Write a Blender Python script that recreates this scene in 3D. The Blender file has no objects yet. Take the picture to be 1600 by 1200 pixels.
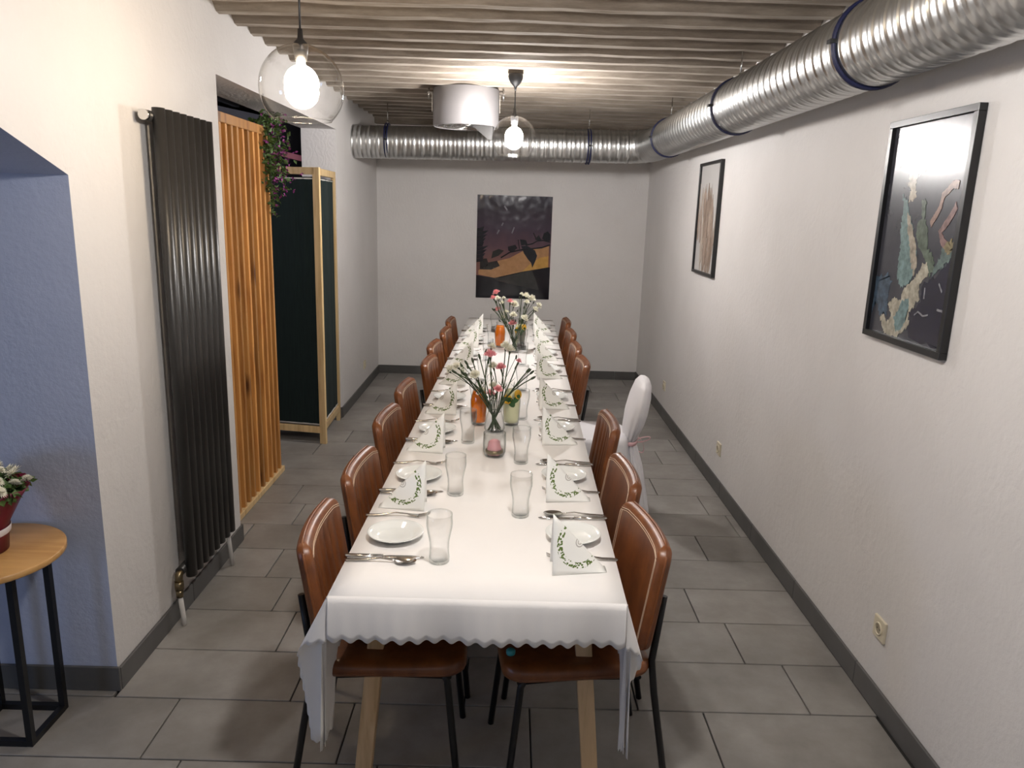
import bpy, math, random
from mathutils import Vector, Matrix
random.seed(11)
PI = math.pi
S = bpy.context.scene
COL = S.collection

# ------------------------------------------------------------------ camera
cam_d = bpy.data.cameras.new('camera'); cam = bpy.data.objects.new('camera', cam_d); COL.objects.link(cam)
_r = Vector((0.999549, -0.000548, 0.030026)); _u = Vector((-0.029125, 0.226071, 0.973675)); _w = Vector((0.007321, 0.974111, -0.225953))
mw = Matrix.Identity(4)
for i in range(3):
    mw[i][0] = _r[i]; mw[i][1] = _u[i]; mw[i][2] = -_w[i]
mw[2][3] = 1.7357
cam.matrix_world = mw
cam_d.sensor_width = 36; cam_d.lens = 1172.0 / 1600 * 36; cam_d.clip_start = .02
S.camera = cam

# ------------------------------------------------------------------ world, lights, exposure
W = bpy.data.worlds.new('world'); S.world = W; W.use_nodes = True
W.node_tree.nodes['Background'].inputs[0].default_value = (.62, .74, 1, 1)
W.node_tree.nodes['Background'].inputs[1].default_value = .05
S.view_settings.view_transform = 'Standard'; S.view_settings.look = 'None'
S.view_settings.gamma = 1; S.view_settings.use_curve_mapping = False
S.view_settings.exposure = 0.38
BULB_NEAR = ((1.0, .80, .58), 82)
BULB_FAR = ((1.0, .955, .93), 440)
BULB_OVER = ((1.0, .955, .92), 400)

def area(name, loc, aim, size, power, color):
    d = bpy.data.lights.new(name, 'AREA'); d.shape = 'RECTANGLE'; d.size, d.size_y = size
    d.energy = power; d.color = color
    o = bpy.data.objects.new(name, d); COL.objects.link(o); o.location = loc
    o.rotation_euler = (Vector(aim) - Vector(loc)).to_track_quat('-Z', 'Y').to_euler()
    return o
# added cool fill behind the photographer; daylight from the room beside the arch
area('rear_cool_fill', (.1, -1.6, 2.35), (.1, 3, .2), (1.6, .9), 4, (.80, .86, 1))
area('side_room_daylight', (-3.3, .1, 1.05), (-.2, 2.9, .8), (.5, .6), 8, (.42, .60, 1))

area('next_room_fill', (-3.0, 4.6, 2.2), (-2.2, 6.5, 2.1), (.5, .5), 7, (.9, .88, 1))  # unseen light added to brighten the dark next room

# ------------------------------------------------------------------ materials
def nodes(name):
    m = bpy.data.materials.new(name); m.use_nodes = True
    nt = m.node_tree; b = nt.nodes['Principled BSDF']
    return m, nt, b
def N(nt, t, **k):
    n = nt.nodes.new(t)
    for a, v in k.items(): setattr(n, a, v)
    return n
def coords(nt, world=False, stretch=(1, 1, 1)):
    mp = N(nt, 'ShaderNodeMapping'); mp.inputs['Scale'].default_value = stretch
    if world:
        g = N(nt, 'ShaderNodeNewGeometry'); nt.links.new(g.outputs['Position'], mp.inputs[0])
    else:
        g = N(nt, 'ShaderNodeTexCoord'); nt.links.new(g.outputs['Object'], mp.inputs[0])
    return mp.outputs[0]
def noise(nt, co, scale, detail=4, rough=.55):
    n = N(nt, 'ShaderNodeTexNoise'); n.inputs['Scale'].default_value = scale
    n.inputs['Detail'].default_value = detail; n.inputs['Roughness'].default_value = rough
    nt.links.new(co, n.inputs['Vector']); return n.outputs[0]
def ramp(nt, fac, stops):
    r = N(nt, 'ShaderNodeValToRGB'); e = r.color_ramp.elements
    while len(e) < len(stops): e.new(.5)
    for i, (p, c) in enumerate(stops):
        e[i].position = p; e[i].color = (*c, 1) if len(c) == 3 else c
    nt.links.new(fac, r.inputs[0]); return r.outputs[0]
def bump(nt, b, h, strength, dist=.01):
    n = N(nt, 'ShaderNodeBump'); n.inputs['Strength'].default_value = strength; n.inputs['Distance'].default_value = dist
    nt.links.new(h, n.inputs['Height']); nt.links.new(n.outputs[0], b.inputs['Normal'])
def pm(name, c1, c2=None, rough=.5, metal=0, scale=8, stretch=(1, 1, 1), world=False, bmp=0, bscale=60, detail=4, bdist=.004, coat=0, spec=.5):
    m, nt, b = nodes(name)
    if c2 is None: c2 = tuple(x * .88 for x in c1)
    co = coords(nt, world, stretch)
    nt.links.new(ramp(nt, noise(nt, co, scale, detail), [(.3, c2), (.7, c1)]), b.inputs['Base Color'])
    b.inputs['Roughness'].default_value = rough; b.inputs['Metallic'].default_value = metal
    b.inputs['Coat Weight'].default_value = coat; b.inputs['Specular IOR Level'].default_value = spec
    if bmp: bump(nt, b, noise(nt, co, bscale, 6, .6), bmp, bdist)
    return m
def glass(name, tint=(1, 1, 1), edge=(.55, .6, .6), ior=1.45, rough=.0, refl=.4):
    m = bpy.data.materials.new(name); m.use_nodes = True; nt = m.node_tree
    nt.nodes.clear(); out = N(nt, 'ShaderNodeOutputMaterial')
    lw = N(nt, 'ShaderNodeLayerWeight'); lw.inputs[0].default_value = .5
    tr = N(nt, 'ShaderNodeBsdfTransparent')
    nt.links.new(ramp(nt, lw.outputs['Facing'], [(.45, tint), (.98, edge)]), tr.inputs[0])
    gl = N(nt, 'ShaderNodeBsdfGlossy'); gl.inputs['Roughness'].default_value = rough
    k = (ior - 1) ** 2 / (ior + 1) ** 2
    pw = N(nt, 'ShaderNodeMath', operation='POWER'); nt.links.new(lw.outputs['Facing'], pw.inputs[0]); pw.inputs[1].default_value = 3.0
    fr = N(nt, 'ShaderNodeMath', operation='MULTIPLY_ADD'); nt.links.new(pw.outputs[0], fr.inputs[0]); fr.inputs[1].default_value = refl; fr.inputs[2].default_value = k
    mx = N(nt, 'ShaderNodeMixShader'); nt.links.new(fr.outputs[0], mx.inputs[0])
    nt.links.new(tr.outputs[0], mx.inputs[1]); nt.links.new(gl.outputs[0], mx.inputs[2])
    nt.links.new(mx.outputs[0], out.inputs[0]); return m
def emit(name, col, k):
    m = bpy.data.materials.new(name); m.use_nodes = True; nt = m.node_tree; nt.nodes.clear()
    e = N(nt, 'ShaderNodeEmission'); e.inputs[0].default_value = (*col, 1); e.inputs[1].default_value = k
    o = N(nt, 'ShaderNodeOutputMaterial'); nt.links.new(e.outputs[0], o.inputs[0]); return m

def plaster(name, c1, c2, trowel=.5):
    m, nt, b = nodes(name)
    co = coords(nt, True)
    n1 = noise(nt, co, 1.6, 5)
    nt.links.new(ramp(nt, n1, [(.3, c2), (.65, c1)]), b.inputs['Base Color'])
    b.inputs['Roughness'].default_value = .62
    wv = N(nt, 'ShaderNodeTexWave'); wv.inputs['Scale'].default_value = 9; wv.inputs['Distortion'].default_value = 14
    wv.inputs['Detail'].default_value = 4; wv.inputs['Detail Scale'].default_value = 1.3
    nt.links.new(co, wv.inputs['Vector'])
    mu = N(nt, 'ShaderNodeMath', operation='MULTIPLY'); nt.links.new(wv.outputs['Fac'], mu.inputs[0])
    nt.links.new(ramp(nt, noise(nt, co, 2.3, 3), [(.45, (0, 0, 0)), (.62, (1, 1, 1))]), mu.inputs[1])
    ad = N(nt, 'ShaderNodeMath', operation='MULTIPLY_ADD'); nt.links.new(noise(nt, co, 26, 6, .65), ad.inputs[0]); ad.inputs[1].default_value = 1.6
    tw = N(nt, 'ShaderNodeMath', operation='MULTIPLY'); nt.links.new(mu.outputs[0], tw.inputs[0]); tw.inputs[1].default_value = trowel
    nt.links.new(tw.outputs[0], ad.inputs[2])
    bump(nt, b, ad.outputs[0], .26, .008)
    return m
def tile_mat():
    m, nt, b = nodes('tile_stone')
    co = coords(nt, True)
    oi = N(nt, 'ShaderNodeObjectInfo')
    ad = N(nt, 'ShaderNodeMath', operation='MULTIPLY_ADD'); nt.links.new(oi.outputs['Random'], ad.inputs[0]); ad.inputs[1].default_value = .16
    nt.links.new(noise(nt, co, 3.2, 7, .62), ad.inputs[2])
    nt.links.new(ramp(nt, ad.outputs[0], [(.32, (.165, .153, .139)), (.58, (.245, .231, .213)), (.8, (.325, .312, .294))]), b.inputs['Base Color'])
    b.inputs['Roughness'].default_value = .42
    bump(nt, b, noise(nt, co, 90, 3), .06, .002)
    return m
def concrete():
    m, nt, b = nodes('ribbed_concrete')
    co = coords(nt, True, (1, 5, 5))
    n1 = noise(nt, co, 2.2, 9, .68)
    nt.links.new(ramp(nt, n1, [(.3, (.13, .104, .080)), (.5, (.225, .188, .15)), (.7, (.34, .295, .245))]), b.inputs['Base Color'])
    b.inputs['Roughness'].default_value = .85
    bump(nt, b, noise(nt, co, 7, 8, .7), .6, .012)
    return m
def wood(name, c1, c2, rough=.5, axis=2, scale=6, knots=False, lo=.72, hi=1.18):
    m, nt, b = nodes(name)
    st = [7, 7, 7]; st[axis] = .55
    co = coords(nt, False, tuple(st))
    oi = N(nt, 'ShaderNodeObjectInfo')
    va = N(nt, 'ShaderNodeVectorMath', operation='ADD'); nt.links.new(co, va.inputs[0])
    sc = N(nt, 'ShaderNodeVectorMath', operation='SCALE'); sc.inputs[0].default_value = (13, 7, 21); nt.links.new(oi.outputs['Random'], sc.inputs['Scale'])
    nt.links.new(sc.outputs[0], va.inputs[1])
    n1 = noise(nt, va.outputs[0], scale, 6, .6)
    hs = N(nt, 'ShaderNodeHueSaturation'); mr = N(nt, 'ShaderNodeMapRange'); nt.links.new(oi.outputs['Random'], mr.inputs[0])
    mr.inputs[3].default_value = lo; mr.inputs[4].default_value = hi; nt.links.new(mr.outputs[0], hs.inputs['Value'])
    nt.links.new(ramp(nt, n1, [(.28, c2), (.5, c1), (.75, tuple(x * 1.12 for x in c1))]), hs.inputs['Color'])
    cout = hs.outputs[0]
    if knots:
        kv = N(nt, 'ShaderNodeTexVoronoi'); kv.inputs['Scale'].default_value = .62
        k3 = coords(nt, False, (9, 9, 3.2)); ka = N(nt, 'ShaderNodeVectorMath', operation='ADD'); nt.links.new(k3, ka.inputs[0]); nt.links.new(sc.outputs[0], ka.inputs[1])
        nt.links.new(ka.outputs[0], kv.inputs['Vector'])
        km = N(nt, 'ShaderNodeMixRGB'); nt.links.new(ramp(nt, kv.outputs['Distance'], [(.05, (1, 1, 1)), (.17, (0, 0, 0))]), km.inputs[0])
        nt.links.new(cout, km.inputs[1]); km.inputs[2].default_value = (.09, .030, .010, 1); cout = km.outputs[0]
    nt.links.new(cout, b.inputs['Base Color'])
    b.inputs['Roughness'].default_value = rough
    bump(nt, b, n1, .08, .003)
    return m
def leather():
    m, nt, b = nodes('cognac_leather')
    co = coords(nt, False, (1, 1, .6))
    nt.links.new(ramp(nt, noise(nt, co, 14, 6, .6), [(.3, (.105, .030, .009)), (.7, (.225, .074, .019))]), b.inputs['Base Color'])
    b.inputs['Roughness'].default_value = .36
    bump(nt, b, noise(nt, co, 240, 3), .08, .001)
    return m
def napkin_mat():
    m, nt, b = nodes('printed_napkin')
    uv = N(nt, 'ShaderNodeUVMap')
    d = N(nt, 'ShaderNodeVectorMath', operation='DISTANCE'); nt.links.new(uv.outputs[0], d.inputs[0]); d.inputs[1].default_value = (.078, .082, 0)
    def band(r, w):
        s = N(nt, 'ShaderNodeMath', operation='SUBTRACT'); nt.links.new(d.outputs['Value'], s.inputs[0]); s.inputs[1].default_value = r
        a = N(nt, 'ShaderNodeMath', operation='ABSOLUTE'); nt.links.new(s.outputs[0], a.inputs[0])
        l = N(nt, 'ShaderNodeMath', operation='LESS_THAN'); nt.links.new(a.outputs[0], l.inputs[0]); l.inputs[1].default_value = w
        return l.outputs[0]
    vo = N(nt, 'ShaderNodeTexVoronoi'); vo.inputs['Scale'].default_value = 165; nt.links.new(uv.outputs[0], vo.inputs['Vector'])
    lt = N(nt, 'ShaderNodeMath', operation='LESS_THAN'); nt.links.new(vo.outputs['Distance'], lt.inputs[0]); lt.inputs[1].default_value = .52
    leaf = N(nt, 'ShaderNodeMath', operation='MULTIPLY'); nt.links.new(band(.059, .0080), leaf.inputs[0]); nt.links.new(lt.outputs[0], leaf.inputs[1])
    mx = N(nt, 'ShaderNodeMixRGB'); mx.inputs[1].default_value = (.86, .86, .82, 1); mx.inputs[2].default_value = (.11, .17, .035, 1)
    nt.links.new(leaf.outputs[0], mx.inputs[0])
    m2 = N(nt, 'ShaderNodeMixRGB'); nt.links.new(band(.0115, .0016), m2.inputs[0]); nt.links.new(mx.outputs[0], m2.inputs[1]); m2.inputs[2].default_value = (.50, .48, .44, 1)
    m3 = N(nt, 'ShaderNodeMixRGB'); nt.links.new(band(.0055, .0016), m3.inputs[0]); nt.links.new(m2.outputs[0], m3.inputs[1]); m3.inputs[2].default_value = (.55, .53, .48, 1)
    nt.links.new(m3.outputs[0], b.inputs['Base Color']); b.inputs['Roughness'].default_value = .8
    return m

MT = dict(
    wall=plaster('white_plaster', (.70, .683, .672), (.645, .626, .612)),
    alcove_cool_lit=plaster('cool_lit_white_plaster', (.45, .49, .62), (.40, .44, .565), .12),  # white plaster with the cool light of the arch put into its colour
    tile=tile_mat(), concrete=concrete(),
    pale_edge=pm('pale_rib_underside', (.50, .45, .39), (.26, .22, .175), rough=.85, scale=5, world=True, stretch=(1, 6, 6), bmp=.4, bscale=20),
    grout=pm('dark_grout', (.03, .029, .027), rough=.9),
    skirt=pm('skirting_tile', (.105, .103, .10), (.075, .073, .07), rough=.45, world=True, scale=5),
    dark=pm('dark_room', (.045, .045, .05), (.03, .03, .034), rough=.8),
    black=pm('black_metal', (.012, .012, .013), rough=.38, metal=.4),
    blackpl=pm('black_plastic', (.012, .012, .013), rough=.4),
    radiator=pm('anthracite_enamel', (.028, .027, .026), (.024, .023, .022), rough=.36),
    chrome=pm('chrome', (.75, .75, .74), rough=.16, metal=1),
    steel=pm('cutlery_steel', (.62, .60, .57), (.56, .54, .52), rough=.17, metal=1),
    galv=pm('galvanised_steel', (.66, .67, .665), (.55, .56, .56), rough=.33, metal=1, scale=6, world=True, bmp=.05, bscale=20),
    drum=pm('satin_aluminium', (.30, .29, .295), (.28, .27, .275), rough=.5, metal=.3),
    navy=pm('blue_rubber', (.008, .011, .050), rough=.5),
    pipe=pm('white_pipe_paint', (.72, .71, .69), (.55, .53, .5), rough=.5),
    slat=wood('warm_pine', (.60, .29, .085), (.36, .13, .03), .45, 2, 5, True, .58, 1.22),
    pine=wood('pale_pine', (.78, .57, .30), (.62, .40, .17), .5, 2, 5),
    oak=wood('light_oak', (.60, .42, .24), (.44, .29, .15), .5, 2, 5),
    oakh=wood('honey_oak_top', (.56, .32, .12), (.43, .22, .07), .35, 0, 4),
    green=pm('dark_green_fabric', (.007, .020, .019), (.004, .013, .013), rough=.9, scale=14, stretch=(6, 6, .4)),
    cloth=pm('white_tablecloth', (.84, .82, .80), (.80, .78, .76), rough=.7, scale=3, bmp=.05, bscale=300),
    cover=pm('white_satin_cover', (.80, .79, .81), (.74, .73, .76), rough=.55, scale=5),
    ribbon=pm('pink_satin', (.80, .52, .54), (.74, .45, .48), rough=.4),
    leather=leather(),
    stitch=pm('cream_thread', (.62, .46, .33), rough=.7),
    china=pm('white_porcelain', (.80, .82, .80), (.79, .81, .79), rough=.1, coat=.3),
    napkin=napkin_mat(),
    glass=glass('clear_glass', (.995, .997, .997), (.78, .81, .80)),
    bowl=glass('lamp_globe_glass', (.985, .985, .98), (.85, .85, .83), 1.55, .0, .9),
    patt=glass('patterned_glass', (.975, .98, .98), (.60, .63, .62), 1.45, .08),
    orange=pm('orange_drink', (.85, .22, .005), (.75, .16, .003), rough=.15, scale=3),
    lemon=pm('lemonade', (.78, .77, .50), (.70, .70, .42), rough=.15, scale=3),
    citrus=pm('citrus_slice', (.75, .45, .03), (.6, .32, .01), rough=.4, scale=30),
    mint=pm('mint_leaf', (.03, .11, .02), (.015, .06, .01), rough=.5, scale=40),
    stem=pm('flower_stem', (.04, .075, .022), (.02, .04, .012), rough=.6, scale=40),
    bud=pm('green_bud', (.03, .05, .018), (.018, .03, .01), rough=.6, scale=40),
    pinkf=pm('pink_petal', (.90, .46, .47), (.80, .32, .34), rough=.7, scale=50),
    whitef=pm('white_petal', (.86, .84, .74), (.78, .76, .62), rough=.7, scale=50),
    purple=pm('purple_blossom', (.30, .04, .24), (.16, .02, .14), rough=.7, scale=40),
    ivy=pm('garland_leaf', (.085, .16, .035), (.035, .075, .018), rough=.6, scale=30),
    wrap=pm('crimson_wrap', (.17, .005, .028), (.10, .003, .016), rough=.4, scale=8),
    wribbon=pm('white_ribbon', (.75, .70, .72), rough=.5),
    ivory=pm('ivory_plastic', (.66, .60, .46), (.62, .56, .42), rough=.35),
    pinkb=pm('pink_painted_board', (.55, .17, .22), (.42, .11, .16), rough=.5),
    candle=pm('pink_wax', (.80, .42, .44), (.68, .30, .33), rough=.5),
    brass=pm('aged_brass', (.25, .20, .12), rough=.35, metal=1),
    teal=pm('teal_plastic', (.05, .35, .38), rough=.4),
    frame=pm('black_frame', (.010, .010, .011), rough=.32),
    mountg=pm('grey_mount', (.30, .29, .30), rough=.22, coat=.5),
    bulb_near=emit('warm_bulb', *BULB_NEAR), bulb_over=emit('neutral_bulb', *BULB_OVER), bulb_far=emit('cool_bulb', *BULB_FAR),
)

# ------------------------------------------------------------------ mesh builder
class MB:
    def __init__(s): s.v = []; s.f = []; s.sm = []; s.uv = None
    def add(s, vs, fs, smooth=False):
        o = len(s.v); s.v += [tuple(p) for p in vs]; s.f += [tuple(i + o for i in q) for q in fs]; s.sm += [smooth] * len(fs); return s
    def box(s, c, d, R=None):
        x, y, z = (k / 2 for k in d); vs = []
        for q in ((-x,-y,-z),(x,-y,-z),(x,y,-z),(-x,y,-z),(-x,-y,z),(x,-y,z),(x,y,z),(-x,y,z)):
            p = Vector(q)
            if R: p = R @ p
            vs.append(p + Vector(c))
        return s.add(vs, [(0,3,2,1),(4,5,6,7),(0,1,5,4),(1,2,6,5),(2,3,7,6),(3,0,4,7)])
    def bar(s, a, b, w, t, up=(0, 0, 1)):
        a, b = Vector(a), Vector(b); d = (b - a); L = d.length; d.normalize()
        x = d.cross(Vector(up))
        if x.length < 1e-4: x = d.cross(Vector((0, 1, 0)))
        x.normalize(); y = x.cross(d)
        R = Matrix((x, y, d)).transposed()
        return s.box((a + b) / 2, (w, t, L), R)
    def tube(s, path, r, seg=8, caps=True, closed=False):
        P = [Vector(p) for p in path]; n = len(P); rs = r if isinstance(r, (list, tuple)) else [r] * n
        vs = []; nrm = None
        for i, p in enumerate(P):
            if closed: t = P[(i + 1) % n] - P[i - 1]
            else: t = P[min(i + 1, n - 1)] - P[max(i - 1, 0)]
            t.normalize()
            if nrm is None:
                nrm = t.cross(Vector((0, 0, 1)))
                if nrm.length < 1e-3: nrm = t.cross(Vector((0, 1, 0)))
            nrm = nrm - t * nrm.dot(t); nrm.normalize(); b = t.cross(nrm)
            for k in range(seg):
                a = 2 * PI * k / seg
                vs.append(p + (nrm * math.cos(a) + b * math.sin(a)) * rs[i])
        fs = []
        for i in range(n if closed else n - 1):
            j = (i + 1) % n
            for k in range(seg):
                l = (k + 1) % seg
                fs.append((i * seg + k, i * seg + l, j * seg + l, j * seg + k))
        s.add(vs, fs, True)
        if caps and not closed:
            o = len(s.v) - n * seg
            s.f += [tuple(o + k for k in reversed(range(seg))), tuple(o + (n - 1) * seg + k for k in range(seg))]; s.sm += [False] * 2
        return s
    def lathe(s, prof, seg=24, c=(0, 0, 0), fn=None, smooth=True):
        vs = []; fs = []; n = len(prof)
        for (r, z) in prof:
            for k in range(seg):
                a = 2 * PI * k / seg; rr = r * (fn(a, z) if fn else 1)
                vs.append((c[0] + rr * math.cos(a), c[1] + rr * math.sin(a), c[2] + z))
        for i in range(n - 1):
            for k in range(seg):
                l = (k + 1) % seg
                fs.append((i * seg + k, i * seg + l, (i + 1) * seg + l, (i + 1) * seg + k))
        return s.add(vs, fs, smooth)
    def prism(s, poly, f, d0, d1):
        n = len(poly); vs = [f(a, b, d0) for a, b in poly] + [f(a, b, d1) for a, b in poly]
        fs = [tuple(range(n)), tuple(reversed(range(n, 2 * n)))] + [(i, i + n, (i + 1) % n + n, (i + 1) % n) for i in range(n)]
        return s.add(vs, fs)
    def grid(s, nu, nv, fn, smooth=True, closeu=False):
        vs = [fn(i / (nu - (0 if closeu else 1)), j / (nv - 1)) for j in range(nv) for i in range(nu)]
        fs = []
        for j in range(nv - 1):
            for i in range(nu if closeu else nu - 1):
                k = (i + 1) % nu
                fs.append((j * nu + i, j * nu + k, (j + 1) * nu + k, (j + 1) * nu + i))
        return s.add(vs, fs, smooth)
    def mesh(s, name, m):
        me = bpy.data.meshes.new(name); me.from_pydata(s.v, [], s.f); me.materials.append(m)
        me.polygons.foreach_set('use_smooth', s.sm); 
        import bmesh
        bm = bmesh.new(); bm.from_mesh(me); bmesh.ops.recalc_face_normals(bm, faces=bm.faces); bm.to_mesh(me); bm.free()
        me.update(); return me
    def build(s, name, m, parent=None, loc=None, rz=None, bev=0, seg=2):
        me = s.mesh(name, MT[m] if isinstance(m, str) else m)
        return link(name, me, parent, loc, rz, bev, seg)
def link(name, me, parent=None, loc=None, rz=None, bev=0, seg=2):
    o = bpy.data.objects.new(name, me); COL.objects.link(o)
    if parent is not None: o.parent = parent
    if loc is not None: o.location = loc
    if rz is not None: o.rotation_euler = (0, 0, rz)
    if bev:
        b = o.modifiers.new('bevel', 'BEVEL'); b.width = bev; b.segments = seg; b.limit_method = 'ANGLE'
    return o
def tag(o, label, cat, group=None):
    o['label'] = label; o['category'] = cat
    if group: o['group'] = group
    return o
def thing(name, label, cat, loc=(0, 0, 0), rz=0, group=None):
    o = bpy.data.objects.new(name, None); COL.objects.link(o); o.empty_display_size = .05
    o.location = loc; o.rotation_euler = (0, 0, rz)
    return tag(o, label, cat, group)
def structure(o, label=None):
    o['kind'] = 'structure'
    if label: o['label'] = label
    return o
def dup(root, loc, rz, label):
    c = root.copy(); COL.objects.link(c); c.location = loc; c.rotation_euler = (0, 0, rz); c['label'] = label
    for ch in root.children:
        k = ch.copy(); COL.objects.link(k); k.parent = c
        for g in ch.children:
            q = g.copy(); COL.objects.link(q); q.parent = k
    return c
ORD = ['nearest', 'second', 'third', 'fourth', 'fifth', 'sixth', 'seventh', 'farthest']

# ------------------------------------------------------------------ room shell
XL, XR, YB, YF, ZC = -1.37, 1.38, 7.84, -2.6, 2.635
YZ = lambda x0: (lambda a, b, d: (d, a, b))
left_poly = [(YF, 0), (.3, 0), (.3, 1.8), (1.1, 2.10), (1.59, 2.10), (2.40, 1.80), (2.40, 0), (3.66, 0), (3.66, 2.30), (6.065, 2.30), (6.065, 0), (YB, 0), (YB, ZC), (YF, ZC)]
wl = structure(MB().prism(left_poly, YZ(0), XL, XL - .27).build('wall_left', 'wall'), 'white plastered wall with an arch and a wide doorway')
wl.data.materials.append(MT['alcove_cool_lit'])
for p in wl.data.polygons:     # the arch reveal takes the plaster with cool light in its colour
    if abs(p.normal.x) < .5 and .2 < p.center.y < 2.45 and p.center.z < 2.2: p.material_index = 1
structure(MB().box((XR + .06, (YF + YB) / 2, ZC / 2), (.12, YB - YF, ZC)).build('wall_right', 'wall'), 'long white plastered wall hung with two pictures')
structure(MB().box((0, YB + .06, ZC / 2), (3.0, .12, ZC)).build('wall_back', 'wall'), 'white end wall behind the table')
structure(MB().box((-1.4, YF - .06, ZC / 2), (6.4, .12, ZC)).build('wall_front', 'wall'), 'white wall behind the photographer')
structure(MB().box((-2.9, 2.47, ZC / 2), (2.52, .14, ZC)).build('wall_partition', 'alcove_cool_lit'), 'white cross wall beside the arch, cool light painted in')
structure(MB().box((-4.2, -.1, ZC / 2), (.1, 5.0, ZC)).build('wall_side_room', 'wall'), 'wall of the side room')
structure(MB().box((-4.2, 5.2, ZC / 2), (.1, 5.4, ZC)).build('wall_dark_room', 'dark'), 'dark wall of the next room')
structure(MB().box((-2.9, YB + .06, ZC / 2), (2.5, .12, ZC)).build('wall_dark_room_end', 'dark'), 'dark end wall of the next room')
fl = structure(MB().box((-1.4, 2.6, -.06), (5.7, 10.6, .10)).build('floor', 'grout'), 'grey stone tile floor')

# floor tiles, each its own piece
TL, TW, Y0 = .624, .303, 2.3595
JX = {-2: -1.0, -1: .115, 0: 1.13, 1: .985, 2: .875, 3: -1.12, 4: 1.07, 5: -1.17, 6: 1.23, 7: .98, 8: .8, 9: 1.13, 10: 1.297, 11: .9, 12: 1.05}
def tile_mesh(L):
    return MB().box((0, 0, -.006), (L - .005, TW - .005, .012)).mesh('floor_tile', MT['tile'])
full = tile_mesh(TL)
for n in range(-9, 19):
    y = Y0 + (n + .5) * TW
    wide = y < 2.25 or 3.75 < y < 6.0
    x0, x1 = (-2.75 if wide else -1.372), 1.372
    j = JX.get(n, (n * .391 + .2) % TL)
    k = math.floor((x0 - j) / TL); a = j + k * TL
    while a < x1 - .01:
        l, r = max(a, x0), min(a + TL, x1); a += TL
        if r - l < .02: continue
        me = full if r - l > TL - .001 else tile_mesh(r - l)
        link('floor_tile', me, fl, ((l + r) / 2, y, 0), bev=.002, seg=1)

for ya, yb in ((2.3625, 2.398), (3.664, 3.8715), (5.9985, 6.062)):      # cut tiles in the arch and the doorway
    for k in range(3):
        xr = -1.374 - .46 * k
        MB().box((0, 0, -.006), (.455, yb - ya, .012)).build('floor_tile', 'tile', fl, (xr - .23, (ya + yb) / 2, 0), bev=.002, seg=1)
# skirting tiles
def skirting(name, label, a, b, nx, ny, step=.63, off=0, h=.088):
    a, b = Vector((*a, 0)), Vector((*b, 0)); d = b - a; L = d.length; d.normalize()
    root = structure(bpy.data.objects.new(name, None), label); COL.objects.link(root)
    p = -off
    while p < L - .005:
        l, r = max(p, 0), min(p + step, L); p += step
        if r - l < .01: continue
        c = a + d * (l + r) / 2 + Vector((nx, ny, 0)) * .006
        sx = abs(d.x) * (r - l - .003) + abs(nx) * .011; sy = abs(d.y) * (r - l - .003) + abs(ny) * .011
        MB().box((0, 0, 0), (sx, sy, h)).build('skirting_tile', 'skirt', root, (c.x, c.y, h / 2), bev=.0015, seg=1)
    return root
skirting('baseboard_right', 'grey tile skirting along the right wall', (XR, .4), (XR, YB), -1, 0, .64, .4, .092)
skirting('baseboard_back', 'grey tile skirting along the end wall', (XL, YB), (XR, YB), 0, -1)
skirting('baseboard_left', 'grey tile skirting below the radiator', (XL, 2.40), (XL, 3.66), 1, 0)
skirting('baseboard_left_far', 'grey tile skirting between doorway and end wall', (XL, 6.065), (XL, YB), 1, 0)
skirting('baseboard_arch', 'grey tile skirting inside the arch', (-3.4, 2.40), (XL + .012, 2.40), 0, -1, .63, .2, .095)
skirting('baseboard_jamb', 'grey tile skirting on the near doorway jamb', (XL - .27, 3.66), (XL + .012, 3.66), 0, 1)
skirting('baseboard_jamb_far', 'grey tile skirting on the far doorway jamb', (XL - .27, 6.065), (XL + .012, 6.065), 0, -1)

# ribbed concrete ceiling
ce = structure(MB().box((-1.4, 2.6, ZC + .06), (5.7, 10.6, .12)).build('ceiling', 'concrete'), 'raw ribbed concrete ceiling')
rr = random.Random(5)
for k in range(-15, 19):
    y0 = 3.475 + .2325 * k
    if y0 + .12 > YB: continue
    b = MB(); ns = 15; vs = []
    for i in range(ns):
        x = XL + .001 + (XR - XL - .002) * i / (ns - 1); e = lambda s=.005: rr.uniform(-s, s)
        z = 2.574 + e(.003)
        vs += [(x, y0 - .085 + e(), ZC + .004), (x, y0 - .004 + e(.003), z + .004), (x, y0 + .034 + e(.006), z + e(.002)), (x, y0 + .11 + e(), ZC + .004)]
    fs = []
    for i in range(ns - 1):
        for q in range(4):
            fs.append((i * 4 + q, i * 4 + (q + 1) % 4, i * 4 + 4 + (q + 1) % 4, i * 4 + 4 + q))
    fs += [(0, 3, 2, 1), tuple((ns - 1) * 4 + q for q in range(4))]
    o = b.add(vs, fs).build('ceiling_rib', 'concrete', ce); o.data.materials.append(MT['pale_edge'])
    for p in o.data.polygons:
        if p.normal.z < -.93: p.material_index = 1  # faces turned down take the paler tone

MB().box(((XL + XR) / 2, YB - .05, 2.585), (XR - XL - .004, .10, .115)).build('ceiling_rib', 'concrete', ce)

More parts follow.
